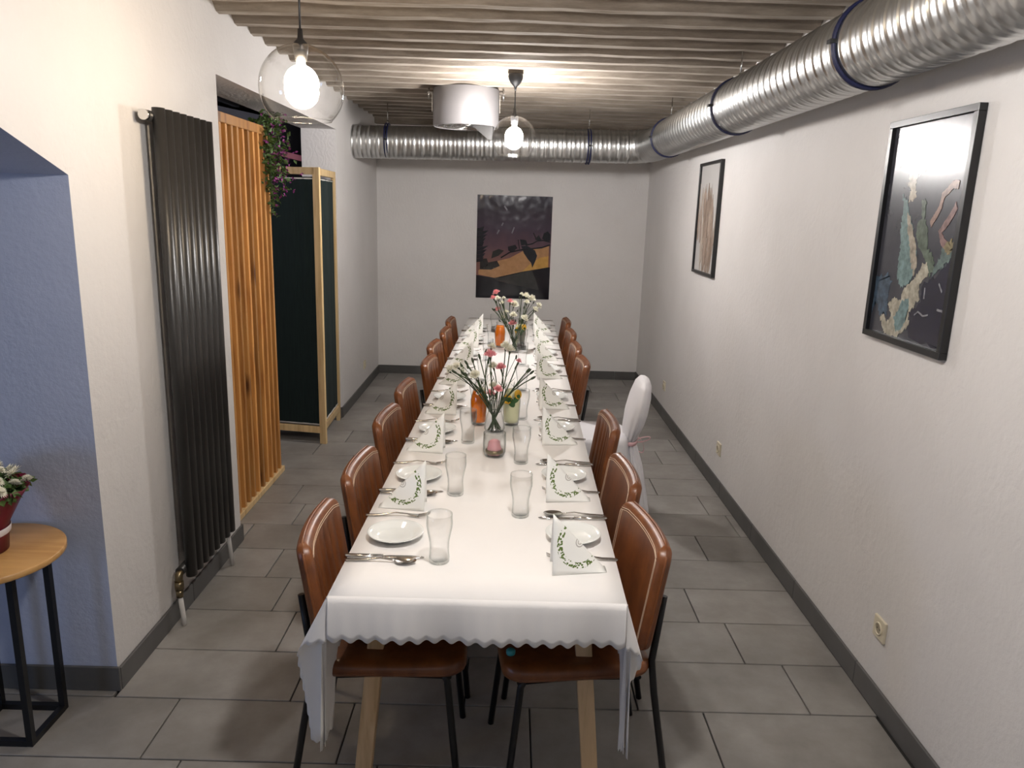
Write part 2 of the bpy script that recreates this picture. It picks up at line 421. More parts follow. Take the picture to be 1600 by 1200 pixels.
# ------------------------------------------------------------------ spiral duct
du = thing('spiral_duct', 'galvanised spiral ventilation duct hung under the ceiling along two walls', 'duct', (0, 0, 0))
DR, DX, DZ, DY, ER = .135, 1.18, 2.305, 6.72, .20
def duct(name, a, b, pitch=.075, parent=du):
    a, b = Vector(a), Vector(b); L = (b - a).length; d = (b - a) / L
    path, rad = [], []; p = 0
    while p < L:
        for o, r in ((0, DR), (.010, DR), (.014, DR + .0035), (.019, DR + .0035), (.023, DR), (.046, DR + .0002), (.050, DR + .0016), (.055, DR + .0001)):
            if p + o < L: path.append(a + d * (p + o)); rad.append(r)
        p += pitch
    path.append(b); rad.append(DR)
    return MB().tube(path, rad, 48, False).build(name, 'galv', parent)
duct('straight_section', (DX, -1.0, DZ), (DX, DY - ER, DZ))
duct('straight_section', (DX - ER, DY, DZ - .015), (XL - .02, DY, DZ - .04))
el = []; er = []
for i in range(25):
    a = PI / 2 * i / 24
    el.append((DX - ER + ER * math.cos(a), DY - ER + ER * math.sin(a), DZ - .015 * i / 24)); er.append(DR + (.003 if i % 5 == 2 else 0))
MB().tube(el, er, 48, False).build('elbow', 'galv', du)
def clamp(p, axis, ztop=2.59):
    b = MB()
    for o in ((-.011, .011) if axis == 'x' else (-.004, .004)):
        pts = []
        for i in range(40):
            a = 2 * PI * i / 40; R = DR + .006
            pts.append((p[0] + (R * math.cos(a) if axis == 'y' else o), p[1] + (o if axis == 'y' else R * math.cos(a)), p[2] + R * math.sin(a)))
        b.tube(pts, .0065, 6, closed=True)
    c = b.build('clamp_band', 'navy', du)
    MB().box((p[0] - (.142 if axis == 'y' else 0), p[1] - (.0 if axis == 'y' else .142), p[2]), (.03, .03, .012)).build('clamp_bolt', 'black', c)
    MB().tube([(p[0], p[1], p[2] + DR), (p[0], p[1], ztop)], .004, 6).tube([(p[0], p[1], p[2] + DR), (p[0], p[1], p[2] + DR + .03)], .008, 6).build('hanger_rod', 'chrome', c)
for y in (.9, 2.65, 4.2, 5.95): clamp((DX, y, DZ), 'y')
for x in (-1.075, .64): clamp((x, DY, DZ - .025), 'x')

# ------------------------------------------------------------------ radiator
ra = thing('tube_radiator', 'tall anthracite vertical tube radiator on the white wall', 'radiator', (-1.302, 2.872, 0))
for i in range(8):
    y = .027 + i * .0635
    b = MB(); n = 24; pr = []
    for k in range(n):
        a = 2 * PI * k / n; pr.append((.022 * math.cos(a), .027 * math.sin(a)))
    b.prism([(p[0], p[1] + y) for p in pr], lambda a, c, d: (a, c, d), .20, 2.06)
    b.sm = [len(f) == 4 for f in b.f]
    b.build('tube', 'radiator', ra)
for z in (.235, 2.03):
    MB().tube([(-.028, -.02, z), (-.028, .505, z)], .019, 14).build('header_pipe', 'radiator', ra)
cap = MB().tube([(-.028, -.035, 2.03), (-.028, -.02, 2.03)], .019, 16).build('end_cap', 'chrome', ra)
for z in (1.98, .30):
    for y in (.14, .40): MB().box((-.046, y, z), (.036, .03, .05)).build('wall_bracket', 'radiator', ra, bev=.003)
v = MB().tube([(-.028, .0, .235), (-.028, -.03, .225), (-.028, -.035, .19)], .016, 12).tube([(-.028, -.035, .20), (-.028, -.035, .165)], .02, 6).tube([(-.028, -.035, .16), (-.028, -.035, .13)], .015, 12).build('valve', 'brass', ra)
MB().tube([(-.028, -.035, .14), (-.020, -.035, .04), (-.018, -.035, 0)], .010, 10).build('supply_pipe', 'pipe', ra)
MB().tube([(-.028, .50, .22), (-.022, .51, .10), (-.015, .51, 0)], .010, 10).build('supply_pipe', 'pipe', ra)

# ------------------------------------------------------------------ slatted pine partition
sp = thing('slatted_partition', 'honey pine partition of upright slats beside the radiator', 'room divider', (-1.50, 3.72, 0))
PW = 1.02
MB().box((0, PW / 2, 2.145), (.075, PW, .05)).build('top_rail', 'slat', sp, bev=.003)
MB().box((0, PW / 2, .02), (.085, PW, .035)).build('bottom_rail', 'pine', sp, bev=.003)
slm = MB().box((0, 0, 1.08), (.026, .068, 2.085)).mesh('slat', MT['slat'])
for i in range(12):
    s_ = link('slat', slm, sp, (0, .05 + i * .083, 0), math.radians(-91), bev=.002, seg=1)

# hanging garland on the end of the partition
ga = thing('flower_garland', 'hanging garland of green ivy and purple blossoms on the slatted partition', 'garland', (-1.46, 4.66, 2.2))
rg = random.Random(8); lv = MB(); bl = MB(); stp = []
def leaf(mb, c, s, rg):
    d = Vector((rg.uniform(-1, 1), rg.uniform(-1, 1), rg.uniform(-1, .4))).normalized()
    x = d.cross(Vector((rg.uniform(-1, 1), rg.uniform(-1, 1), rg.uniform(-1, 1)))).normalized(); n_ = d.cross(x)
    c = Vector(c); mb.add([c, c + d * s * .5 + x * s * .32 + n_ * s * .1, c + d * s, c + d * s * .5 - x * s * .32 + n_ * s * .1], [(0, 1, 2), (0, 2, 3)])
for k in range(5):
    ox, oy = rg.uniform(-.05, .06), rg.uniform(-.05, .10); L = rg.uniform(.32, .58); p = []
    for i in range(10):
        t = i / 9; p.append((ox * (1 + t * .3), oy * (.6 + t * .8) + .02 * math.sin(5 * t + k), .02 - L * t))
    stp.append(p)
    for i in range(170):
        t = rg.random() ** 1.15; q = p[min(9, int(t * 9.99))]
        w_ = .055 * (1 - .55 * t); c = (q[0] + rg.gauss(0, w_ * .6), q[1] + rg.gauss(0, w_ * .6), q[2] + rg.gauss(0, .02))
        leaf(lv, c, rg.uniform(.022, .044), rg)
    for i in range(34):
        t = rg.random(); q = p[min(9, int(t * 9.99))]
        c = Vector((q[0] + rg.gauss(.02, .035), q[1] + rg.gauss(.03, .035), q[2] + rg.gauss(0, .02)))
        for m in range(4): leaf(bl, c, rg.uniform(.014, .024), rg)
b = MB()
for p in stp: b.tube(p, .0025, 5)
b.build('vine', 'stem', ga)
o = lv.build('foliage', 'ivy', ga); o['kind'] = 'stuff'
o = bl.build('blossoms', 'purple', ga); o['kind'] = 'stuff'

# ------------------------------------------------------------------ folding fabric screen
sc = thing('folding_screen', 'folding screen of pale pine with dark green fabric in the doorway', 'folding screen', (-1.352, 5.34, 0))
def screen_panel(a, b, gx):
    a, b = Vector((*a, 0)), Vector((*b, 0)); d = (b - a).normalized(); L = (b - a).length; ang = math.atan2(d.y, d.x)
    p = bpy.data.objects.new('screen_panel', None); COL.objects.link(p); p.parent = sc; p.location = a; p.rotation_euler = (0, 0, ang)
    for x in (.024, L - .024): MB().box((x, 0, .99), (.048, .028, 1.98)).build('post', 'pine', p, bev=.002)
    MB().box((L / 2, 0, 1.955), (L - .068, .028, .048)).build('rail', 'pine', p, bev=.002)
    MB().box((L / 2, 0, .105), (L - .068, .028, .048)).build('rail', 'pine', p, bev=.002)
    for z in (1.905, .145): MB().tube([(.03, 0, z), (L - .03, 0, z)], .005, 8).build('rod', 'pipe', p)
    f = MB().grid(60, 12, lambda u, v: (.04 + (L - .08) * u, .004 * math.sin(u * 34 + 3.2 * math.sin(u * 6)) * (.35 + .65 * v * v), .14 + 1.775 * v))
    f.build('fabric', 'green', p)
screen_panel((.028, 0), (-.56, .10), 0)
screen_panel((-.006, .030), (-.030, .67), 0)

# ------------------------------------------------------------------ next room: pink board and ducting in the dark
tag(MB().bar((-2.15, 6.35, 2.185), (-1.69, 6.35, 2.085), .03, .045).build('pink_board', 'pinkb', bev=.003), 'pink painted board in the dark next room above the screen', 'board')
tag(MB().box((0, 0, 0), (1.3, 1.1, .40), Matrix.Rotation(.18, 3, 'Y')).build('dark_canopy', pm('slate_sheet', (.10, .10, .12), (.07, .07, .085), rough=.5), loc=(-2.62, 7.12, 2.33)), 'dark grey hood seen through the doorway above the screen', 'hood')
hd = thing('black_rail_frame', 'black metal frame above the slatted partition in the next room', 'frame', (-2.1, 4.9, 0))
MB().box((0, 0, 2.45), (.04, 2.2, .04)).build('beam', 'black', hd)
for y in (-.9, -.2, .12): MB().box((0, y, 2.395), (.03, .03, .48)).build('upright', 'black', hd)
MB().box((-.25, -.5, 2.26), (.02, .62, .26)).build('panel', pm('grey_panel', (.12, .11, .11), rough=.5), hd)

# ------------------------------------------------------------------ pendant lamps
def pendant(label, loc, zc, bulb, rose=True):
    t = thing('pendant_lamp', label, 'lamp', (loc[0], loc[1], 0), 0, 'clear globe pendant lamps')
    zt = 2.578; R = .142
    MB().lathe([(.0, zt), (.046, zt), (.048, zt - .012), (.044, zt - .035), (.030, zt - .058), (.012, zt - .075), (.0075, zt - .085), (.006, zt - .10), (0, zt - .10)], 24).build('ceiling_rose', 'blackpl', t)
    MB().tube([(0, 0, zt - .09), (0, 0, zc + R + .03)], .0038, 8).build('cord', 'blackpl', t)
    MB().lathe([(0, zc + R + .05), (.008, zc + R + .045), (.010, zc + R + .015), (.024, zc + R), (.026, zc + R - .008), (.02, zc + R - .055), (.0, zc + R - .055)], 20).build('lamp_holder', 'blackpl', t)
    pr = []
    for i in range(25):
        a = math.radians(11) + (math.radians(137) - math.radians(11)) * i / 24
        pr.append((R * math.sin(a), zc + R * math.cos(a)))
    g = MB().lathe(pr, 48).build('glass_globe', 'bowl', t)
    MB().tube([(pr[-1][0] * math.cos(2 * PI * k / 48), pr[-1][0] * math.sin(2 * PI * k / 48), pr[-1][1]) for k in range(48)], .0016, 6, closed=True).build('rim', 'bowl', g)
    zb = zc + R - .055
    MB().lathe([(0, zb + .002), (.014, zb), (.015, zb - .012)] + [(.058 * math.sin(a), zb - .072 + .060 * math.cos(a)) for a in [.28 + (PI - .28) * i / 14 for i in range(15)]], 28).build('bulb', bulb, t)
    return t
pendant('clear glass globe pendant with warm bulb near the radiator', (-.727, 2.72), 2.118, 'bulb_near')
pendant('clear glass globe pendant over the near end of the table, above the camera', (.08, 1.50), 2.262, 'bulb_over')
pendant('clear glass globe pendant with white bulb over the middle of the table', (.002, 5.09), 2.184, 'bulb_far')

# ------------------------------------------------------------------ round ceiling ventilator
ve = thing('ceiling_ventilator', 'round grey drum ventilator on the ceiling before the end wall', 'ventilator', (-.352, 5.78, 0))
b = MB().lathe([(.236, 2.575), (.239, 2.57), (.239, 2.318), (.233, 2.313), (.231, 2.318), (.231, 2.56)], 56); b.build('drum', 'drum', ve)
MB().lathe([(.0, 2.36), (.231, 2.36)], 40).build('inner_plate', 'dark', ve)
for r_ in (.21, .16, .11, .06):
    MB().tube([(r_ * math.cos(2 * PI * k / 36), r_ * math.sin(2 * PI * k / 36), 2.322) for k in range(36)], .0035, 6, closed=True).build('guard_ring', 'chrome', ve)
for k in range(14):
    a = 2 * PI * k / 14; R3 = Matrix.Rotation(a, 3, 'Z') @ Matrix.Rotation(.6, 3, 'X')
    MB().box(Vector((.14 * math.cos(a), .14 * math.sin(a), 2.335)), (.15, .028, .004), R3).build('vane', 'chrome', ve)
for s_ in (-1, 1):
    MB().box((s_ * .245, -.02, 2.48), (.006, .03, .13)).box((s_ * .262, -.02, 2.545), (.04, .03, .006)).tube([(s_ * .27, -.02, 2.50), (s_ * .27, -.02, 2.578)], .006, 8).build('bracket', 'chrome', ve)
MB().prism([(.05, 2.318), (.20, 2.318), (.20, 2.225), (.17, 2.222)], lambda a, c, d: (a, d, c), -.13, -.122).build('fin', 'radiator', ve)

# ------------------------------------------------------------------ pictures on the right wall
flat = lambda y0, y1, z0, z1, x: (lambda s, t, d: (x + d, y0 + (y1 - y0) * s, z1 + (z0 - z1) * t))
PC = {}
def ink(name, c1, c2=None, rough=.25, scale=20):
    if name not in PC: PC[name] = pm(name, c1, c2 or tuple(x * .7 for x in c1), rough=rough, scale=scale, world=True, coat=0, detail=7, spec=.6)
    return PC[name]
def ribbon_poly(pts, w):
    L, R_ = [], []
    for i, p in enumerate(pts):
        a = Vector(pts[max(0, i - 1)]); c = Vector(pts[min(len(pts) - 1, i + 1)]); d = (c - a).normalized(); n_ = Vector((-d.y, d.x)) * w
        L.append((p[0] + n_.x, p[1] + n_.y)); R_.append((p[0] - n_.x, p[1] - n_.y))
    return L + R_[::-1]
def wobble(poly, rg, amp=.006):
    out = []
    for i, p in enumerate(poly):
        q = poly[(i + 1) % len(poly)]
        for k in range(7):
            t = k / 7; out.append((p[0] + (q[0] - p[0]) * t + rg.uniform(-amp, amp), p[1] + (q[1] - p[1]) * t + rg.uniform(-amp, amp)))
    return out
def clampp(poly): return [(min(1, max(0, a)), min(1, max(0, b))) for a, b in poly]
def picture(name, label, y0, y1, z0, z1, fw, back, mount=0):
    t = thing(name, label, 'picture', (XR, (y0 + y1) / 2, z0)); yc = (y0 + y1) / 2; hy = (y1 - y0) / 2; h = z1 - z0
    for c, d in (((-.014, 0, fw / 2), (.026, 2 * hy, fw)), ((-.014, 0, h - fw / 2), (.026, 2 * hy, fw)), ((-.014, hy - fw / 2, h / 2), (.026, fw, h - 2 * fw)), ((-.014, -hy + fw / 2, h / 2), (.026, fw, h - 2 * fw))):
        MB().box(c, d).build('frame_bar', 'frame', t, bev=.001, seg=1)
    pr = MB().box((-.007, 0, h / 2), (.010, 2 * hy - 2 * fw, h - 2 * fw)).build('print', back, t)
    return t, pr, flat(hy - fw, -hy + fw, fw, h - fw, 0)
t1, pr1, F1 = picture('framed_painting', 'large black framed abstract painting in dark blue, teal and cream', 2.31, 2.838, 1.316, 2.082, .022, ink('slate_paint', (.060, .062, .075), (.03, .032, .042), scale=6))
rg = random.Random(4)
SH = [('cream_top', [(0.285, 0.232), (0.435, 0.193), (0.505, 0.216), (0.405, 0.229), (0.381, 0.281), (0.421, 0.339), (0.318, 0.35), (0.331, 0.307), (0.287, 0.275)], (.52, .46, .36)),
('pale', [(0.058, 0.116), (0.189, 0.105), (0.167, 0.164), (0.119, 0.195)], (.40, .36, .31)),
('navy', [(0.794, 0.688), (0.981, 0.588), (1, 0.785), (1, 0.907), (1, 0.995), (0.593, 0.979), (0.54, 0.934), (0.57, 0.86), (0.671, 0.801), (0.666, 0.721)], (.026, .026, .048)),
('blue_l', [(0.0, 0.724), (0.182, 0.7), (0.246, 0.739), (0.215, 0.817), (0.239, 0.912), (0.184, 0.896), (0.146, 0.922), (0.034, 0.844), (0, 0.915), (0, 0.816)], (.07, .11, .16)),
('teal_fall', [(0.23, 0.323), (0.289, 0.339), (0.351, 0.392), (0.438, 0.475), (0.443, 0.517), (0.504, 0.556), (0.549, 0.657), (0.514, 0.7), (0.484, 0.738), (0.382, 0.761), (0.314, 0.713), (0.294, 0.628), (0.298, 0.564), (0.263, 0.479), (0.267, 0.415)], (.20, .30, .30)),
('cream_strip', [(0.32, 0.393), (0.438, 0.475), (0.504, 0.556), (0.558, 0.656), (0.531, 0.689), (0.463, 0.62), (0.388, 0.518)], (.45, .40, .32)),
('green', [(0.501, 0.35), (0.552, 0.34), (0.565, 0.37), (0.574, 0.431), (0.622, 0.471), (0.652, 0.551), (0.755, 0.607), (0.778, 0.655), (0.73, 0.687), (0.681, 0.63), (0.568, 0.574), (0.496, 0.515), (0.484, 0.453), (0.537, 0.432)], (.13, .17, .13)),
('teal_r', [(0.773, 0.645), (0.828, 0.594), (0.841, 0.554), (0.895, 0.538), (0.99, 0.54), (0.992, 0.578), (0.903, 0.62), (0.853, 0.646), (0.776, 0.684)], (.15, .21, .20)),
('cream_bottom', [(0.626, 0.633), (0.679, 0.625), (0.721, 0.668), (0.662, 0.711), (0.624, 0.734), (0.651, 0.792), (0.603, 0.826), (0.544, 0.872), (0.566, 0.921), (0.489, 0.965), (0.423, 0.995), (0.243, 0.995), (0.195, 0.96), (0.14, 0.923), (0.186, 0.901), (0.266, 0.936), (0.301, 0.906), (0.243, 0.847), (0.325, 0.813), (0.409, 0.822), (0.418, 0.769), (0.538, 0.719), (0.598, 0.675)], (.50, .47, .38)),
('teal_blob', [(0.44, 0.819), (0.528, 0.802), (0.535, 0.852), (0.515, 0.916), (0.451, 0.954), (0.394, 0.97), (0.347, 0.901)], (.20, .31, .32)),
('pink_a', ribbon_poly([(0.916, 0.287), (0.855, 0.286), (0.805, 0.31), (0.753, 0.33), (0.744, 0.379), (0.701, 0.419), (0.655, 0.455)], .018), (.36, .24, .20)),
('pink_b', ribbon_poly([(0.926, 0.374), (0.896, 0.407), (0.839, 0.452), (0.785, 0.487), (0.829, 0.53), (0.902, 0.552)], .02), (.30, .19, .18)),
('ochre', [(.86, .545), (.93, .52), (.97, .545), (.93, .575), (.88, .575)], (.36, .30, .17)),
('lw1', ribbon_poly([(0.713, 0.788), (0.706, 0.738)], .005), (.3, .3, .33)), ('lw2', ribbon_poly([(0.915, 0.744), (0.866, 0.709)], .005), (.3, .3, .33)),
('lw3', ribbon_poly([(0.623, 0.87), (0.663, 0.852), (0.734, 0.865), (0.793, 0.855)], .004), (.3, .3, .33)), ('lw4', ribbon_poly([(0.89, 0.823), (0.972, 0.826)], .005), (.3, .3, .33))]
for i, (nm, po, c) in enumerate(SH):
    MB().prism(clampp(wobble(po, rg, .0008 if nm[:2] == 'lw' else .003 if nm[:4] == 'pink' else .010)), F1, -.0125 - .00012 * i, -.012).build('painted_patch', ink('paint_' + nm, c, tuple(x * .42 for x in c), scale=42), pr1)
t2, pr2, F2 = picture('framed_print', 'slim black framed print of beige pampas grass near the end wall', 5.075, 5.64, 1.33, 2.10, .020, ink('pale_grey_paper', (.50, .49, .48), (.44, .43, .42), .3, 2))
for i in range(60):
    x = rg.gauss(.48, .24); top = .16 + .5 * abs(rg.gauss(0, .55)); top = min(top, .8); ln = rg.uniform(.18, .42); dx = (x - .45) * .25
    w_ = rg.uniform(.025, .06)
    po = [(x, top), (x + w_, top + ln * .35), (x + w_ * .6 - dx * .5, top + ln), (x - dx * .5, min(top + ln * 1.1, .99)), (x - w_ * .6 - dx * .4, top + ln * .7), (x - w_, top + ln * .3)]
    k = rg.choice([0, 1, 2]); MB().prism(clampp(po), F2, -.0125 - .00004 * i, -.012).build('printed_blade', ink('pampas_%d' % k, [(.36, .27, .21), (.26, .19, .145), (.44, .36, .29)][k], None, .3, 30), pr2)

# poster on the end wall
po_ = thing('unframed_poster', 'unframed dusk poster with black leaf silhouettes on the end wall', 'poster', (.033, YB, .835))
m, nt, b = nodes('dusk_print'); co = N(nt, 'ShaderNodeTexCoord'); sx = N(nt, 'ShaderNodeSeparateXYZ'); nt.links.new(co.outputs['Generated'], sx.inputs[0])
mm = N(nt, 'ShaderNodeMath', operation='MULTIPLY_ADD'); nt.links.new(noise(nt, co.outputs['Generated'], 5, 6), mm.inputs[0]); mm.inputs[1].default_value = .22
nt.links.new(sx.outputs['Z'], mm.inputs[2])
nt.links.new(ramp(nt, mm.outputs[0], [(.45, (.20, .10, .085)), (.62, (.12, .07, .085)), (.78, (.065, .046, .066)), (1, (.040, .034, .044))]), b.inputs['Base Color'])
b.inputs['Roughness'].default_value = .12; b.inputs['Specular IOR Level'].default_value = .35
bump(nt, b, noise(nt, co.outputs['Generated'], 4, 2), .35, .02)
pp = MB().box((0, -.003, .521), (.763, .005, 1.042)).build('poster_sheet', m, po_)
FP = lambda s, t, d: (-.3815 + .763 * s, -.0055 - d, 1.042 * (1 - t))
def ell(cx, cy, a, b_, ang, n_=10, tip=True):
    o = []
    for k in range(n_):
        th = 2 * PI * k / n_; x = a * math.cos(th); y = b_ * math.sin(th) * (1 - .3 * math.cos(th))
        o.append((cx + x * math.cos(ang) - y * math.sin(ang), cy + (x * math.sin(ang) + y * math.cos(ang)) * .73))
    return o
PS = [('glow', [(.03, .77), (.25, .80), (.6, .735), (.975, .68), (.975, .47), (.75, .50), (.62, .53), (.45, .60), (.3, .63), (.2, .66), (.03, .73)], (.46, .25, .12)),
('glow2', [(.62, .73), (.975, .68), (.975, .57), (.85, .59), (.72, .66)], (.58, .33, .09)),
('ground', [(0, .775), (.25, .80), (.6, .735), (.975, .68), (1, .68), (1, 1), (0, 1)], (.009, .010, .016)),
('wedge', [(.25, .81), (.75, .715), (.81, .80), (.86, .91), (.6, .875), (.3, .83)], (.030, .031, .032)),
('house', [(.05, .62), (.14, .61), (.16, .65), (.28, .63), (.32, .68), (.2, .72), (.05, .72)], (.022, .020, .02)),
('leafa', [(.6, .48), (.68, .475), (.79, .52), (.82, .57), (.80, .62), (.76, .69), (.74, .64), (.70, .61), (.64, .55)], (.018, .020, .028)),
('leafb', [(.88, .40), (.90, .35), (.95, .33), (.99, .36), (.99, .42), (.93, .43)], (.012, .013, .018)),
('leafc', [(.58, .415), (.66, .42), (.69, .465), (.60, .475)], (.014, .015, .02)), ('leafd', [(.42, .49), (.52, .47), (.55, .50), (.48, .545), (.43, .53)], (.014, .015, .02)),
('leafe', [(.22, .54), (.30, .515), (.37, .53), (.30, .58), (.20, .61)], (.03, .03, .03)), ('leaff', [(.78, .41), (.83, .37), (.87, .41), (.84, .43)], (.014, .015, .02)),
('stema', ribbon_poly([(.33, .60), (.45, .545), (.58, .52), (.72, .505), (.88, .49), (.99, .46)], .007), (.012, .012, .018)),
('stemb', ribbon_poly([(.66, .47), (.75, .455), (.82, .425), (.90, .42), (.99, .435)], .006), (.012, .012, .018)),
('stemc', ribbon_poly([(.76, .35), (.78, .38), (.80, .41)], .006), (.012, .012, .018)), ('stemd', ribbon_poly([(.56, .42), (.565, .46), (.58, .51)], .005), (.012, .012, .018))]
for k in range(9):
    y = .33 + k * .037; PS.append(('fern%d' % k, [(0, y - .01), (.04, y - .015), (.10 + .08 * ((k * 7) % 4) / 4, y - .03), (.08, y + .015), (0, y + .025)], (.012, .012, .018)))
for k, (a, c) in enumerate([((.36, .10), (.40, .14)), ((.30, .33), (.27, .37)), ((.50, .30), (.47, .36)), ((.35, .26), (.33, .29))]):
    PS.append(('streak%d' % k, ribbon_poly([a, c], .008), (.20, .19, .22)))
for i, (nm, q, c) in enumerate(PS):
    MB().prism(clampp(q), FP, 0, .0003 + .00008 * i).build('printed_shape', ink('poster_' + nm[:5], c, tuple(x * .75 for x in c), .12, 18), pp)

# ------------------------------------------------------------------ wall sockets
def socket(loc, rz, label):
    t = thing('wall_socket', label, 'socket', loc, rz, 'ivory wall sockets')
    MB().box((-.005, 0, 0), (.010, .081, .081)).build('cover_plate', 'ivory', t, bev=.003)
    ring = [(-.0115, .0215 * math.cos(2 * PI * k / 28), .0215 * math.sin(2 * PI * k / 28)) for k in range(28)]
    MB().tube(ring, .0035, 8, closed=True).build('rim', 'ivory', t)
    MB().tube([(-.0104, 0, 0), (-.0106, 0, 0)], .019, 24).build('well', pm('socket_well', (.35, .31, .23), rough=.5), t)
    for z in (-.0095, .0095): MB().tube([(-.0106, z, 0), (-.011, z, 0)], .003, 10).build('pin_hole', 'black', t)
socket((XR, 2.44, .302), 0, 'ivory wall socket low on the right wall, nearest the camera')
socket((XR, 4.60, .282), 0, 'ivory wall socket midway along the right wall')
socket((XR, 6.37, .282), 0, 'ivory wall socket on the right wall near the end wall')
socket((XL, 7.05, .25), PI, 'ivory wall socket on the left wall beyond the doorway')

# ------------------------------------------------------------------ dining tables and cloth
TA = .0158
tc = lambda y: -.059 + TA * (y - 1.76)
TROT = -math.atan(TA)
def dining_table(label, yc):
    t = thing('dining_table', label, 'table', (tc(yc), yc, 0), TROT, 'tables set end to end')
    MB().box((0, 0, .731), (.765, 1.70, .026)).build('tabletop', 'oak', t, bev=.003)
    MB().box((.30, 0, .685), (.022, 1.3, .065)).box((-.30, 0, .685), (.022, 1.3, .065)).box((0, .68, .685), (.58, .022, .065)).box((0, -.68, .685), (.58, .022, .065)).build('apron', 'oak', t)
    for sx in (-1, 1):
        for sy in (-1, 1):
            MB().bar((sx * .348, sy * .70, 0), (sx * .283, sy * .64, .718), .048, .046, (0, 1, 0)).build('leg', 'oak', t, bev=.003)
    return t
dt = dining_table('light oak table under the near end of the white cloth', 2.635)
dup(dt, (tc(4.345), 4.345, 0), TROT, 'light oak table under the middle of the white cloth')
dup(dt, (tc(6.055), 6.055, 0), TROT, 'light oak table under the far end of the white cloth')

HW, YN, YFAR, ZT = .388, 1.765, 6.925, .7505
def scal(s, pitch=.0435, amp=.0085): return -amp * .72 * math.cos(2 * PI * s / pitch)
b = MB()
def cl(x, y, z):   # table-local x to world
    return (tc(y) + x, y, z)
# top with rounded shoulders
def top(u, v):
    x = -HW + 2 * HW * u; y = YN + (YFAR - YN) * v; return cl(x, y, ZT)
b.grid(12, 40, top)
FD, SD = .122, .475
def frontdrop(u, v):
    s = (u - .5) * 2 * HW; wv_ = .006 * math.sin(s * 17) + .005 * math.sin(s * 31 + 1); d = FD + scal(s) - .006
    k = math.sin(v * PI / 2)
    return cl(s, YN - .012 * k - wv_ * v * .8 - .004 * (1 if v > 0 else 0), ZT - d * v - .002 * k)
b.grid(260, 8, frontdrop)
def backdrop(u, v):
    s = (u - .5) * 2 * HW; return cl(s, YFAR + .012 * v, ZT - (.2 + scal(s)) * v)
b.grid(120, 5, backdrop)
def side(sg):
    def f(u, v):
        y = YN + (YFAR - YN) * (u ** 1.5); L = SD
        k = min(1, max(0, (y - YN - .112) / .03)); L = SD + (.235 - SD) * k * k * (3 - 2 * k)
        d = L + scal(y - YN)
        return cl(sg * (HW + .014 * min(1, v * 4) + .006 * math.sin(y * 15) * v + .012 * v * (1 - k)), y, ZT - d * v)
    return f
for sg in (-1, 1): b.grid(420, 9, side(sg))
def corner(sg, y0, L2, out, ny):
    # the loose corner hangs from the table corner as a flared cone
    def f(w_, v):
        q = w_ * (SD + FD)                                   # distance along the hem round the cloth corner
        th = math.atan2(q, FD) if q < SD else math.atan2(SD, max(1e-5, FD - (q - SD)))
        u = th / (PI / 2)
        rho = min(FD / max(math.cos(th), 1e-4), SD / max(math.sin(th), 1e-4))
        rho = (rho + scal(q) * .8) * v
        a = 2 * PI * u; tilt = math.radians(out)
        dx = sg * (math.sin(tilt) * (1 - math.cos(a)) * .62 + .05 * u - L2 * max(0, math.sin(PI * (u - .45) / .55)) ** 2)
        dy = ny * (-.10 * (1 - u) ** 2 + .07 * u - .08 * math.sin(a))
        dz = -math.sqrt(max(.1, 1 - dx * dx - dy * dy))
        return cl(sg * (HW + .0006), y0, ZT) if v == 0 else tuple(Vector(cl(sg * (HW + .0006), y0, ZT)) + Vector((dx, dy, dz)) * rho)
    b.grid(150, 12, f)
corner(-1, YN - .004, 0, 20, 1); corner(1, YN - .004, .13, 13, 1)
tcl = b.build('tablecloth', 'cloth')
so = tcl.modifiers.new('thickness', 'SOLIDIFY'); so.thickness = .0012; so.offset = -1
tag(tcl, 'long white tablecloth with scalloped hem covering the dining tables', 'tablecloth')

# ------------------------------------------------------------------ chairs
BW, BH, RC = .205, .162, .046
def hw(v, w=BW, h=BH, rc=RC):
    y = abs(v) * h; e = y - (h - rc)
    return w if e <= 0 else w - rc + math.sqrt(max(0, rc * rc - e * e))
LEAN = math.tan(math.radians(8.5))
def back_pt(u, v, side_, chan, off=0):
    h = hw(v); y = h * u; z = v * BH
    d = min(h - abs(y), BH - abs(z)); f = math.sqrt(max(0, 1 - (1 - min(d, .02) / .02) ** 2))
    x = .022 * (y / BW) ** 2 - z * LEAN
    if side_ > 0:
        x += .024 * f
        if chan:
            fade = min(1, max(0, (.80 - v) / .12)) * min(1, max(0, (BW - abs(y) - .028) / .01))
            x -= .0075 * fade * (1 - abs(math.sin(PI * (y / .056 + .5)))) ** 1.6
    else: x -= .021 * f
    return Vector((-.198 + x + off, y, .662 + z))
def back_mesh(chan):
    b = MB(); nu, nv = 57, 22
    vv = [math.sin(PI / 2 * (2 * j / (nv - 1) - 1)) for j in range(nv)]
    uu = [math.sin(PI / 2 * (2 * i / (nu - 1) - 1)) * .35 + .65 * (2 * i / (nu - 1) - 1) for i in range(nu)]
    for s_ in (1, -1): b.grid(nu, nv, lambda u, v: back_pt(uu[round(u * (nu - 1))], vv[round(v * (nv - 1))], s_, chan and s_ > 0))
    return b
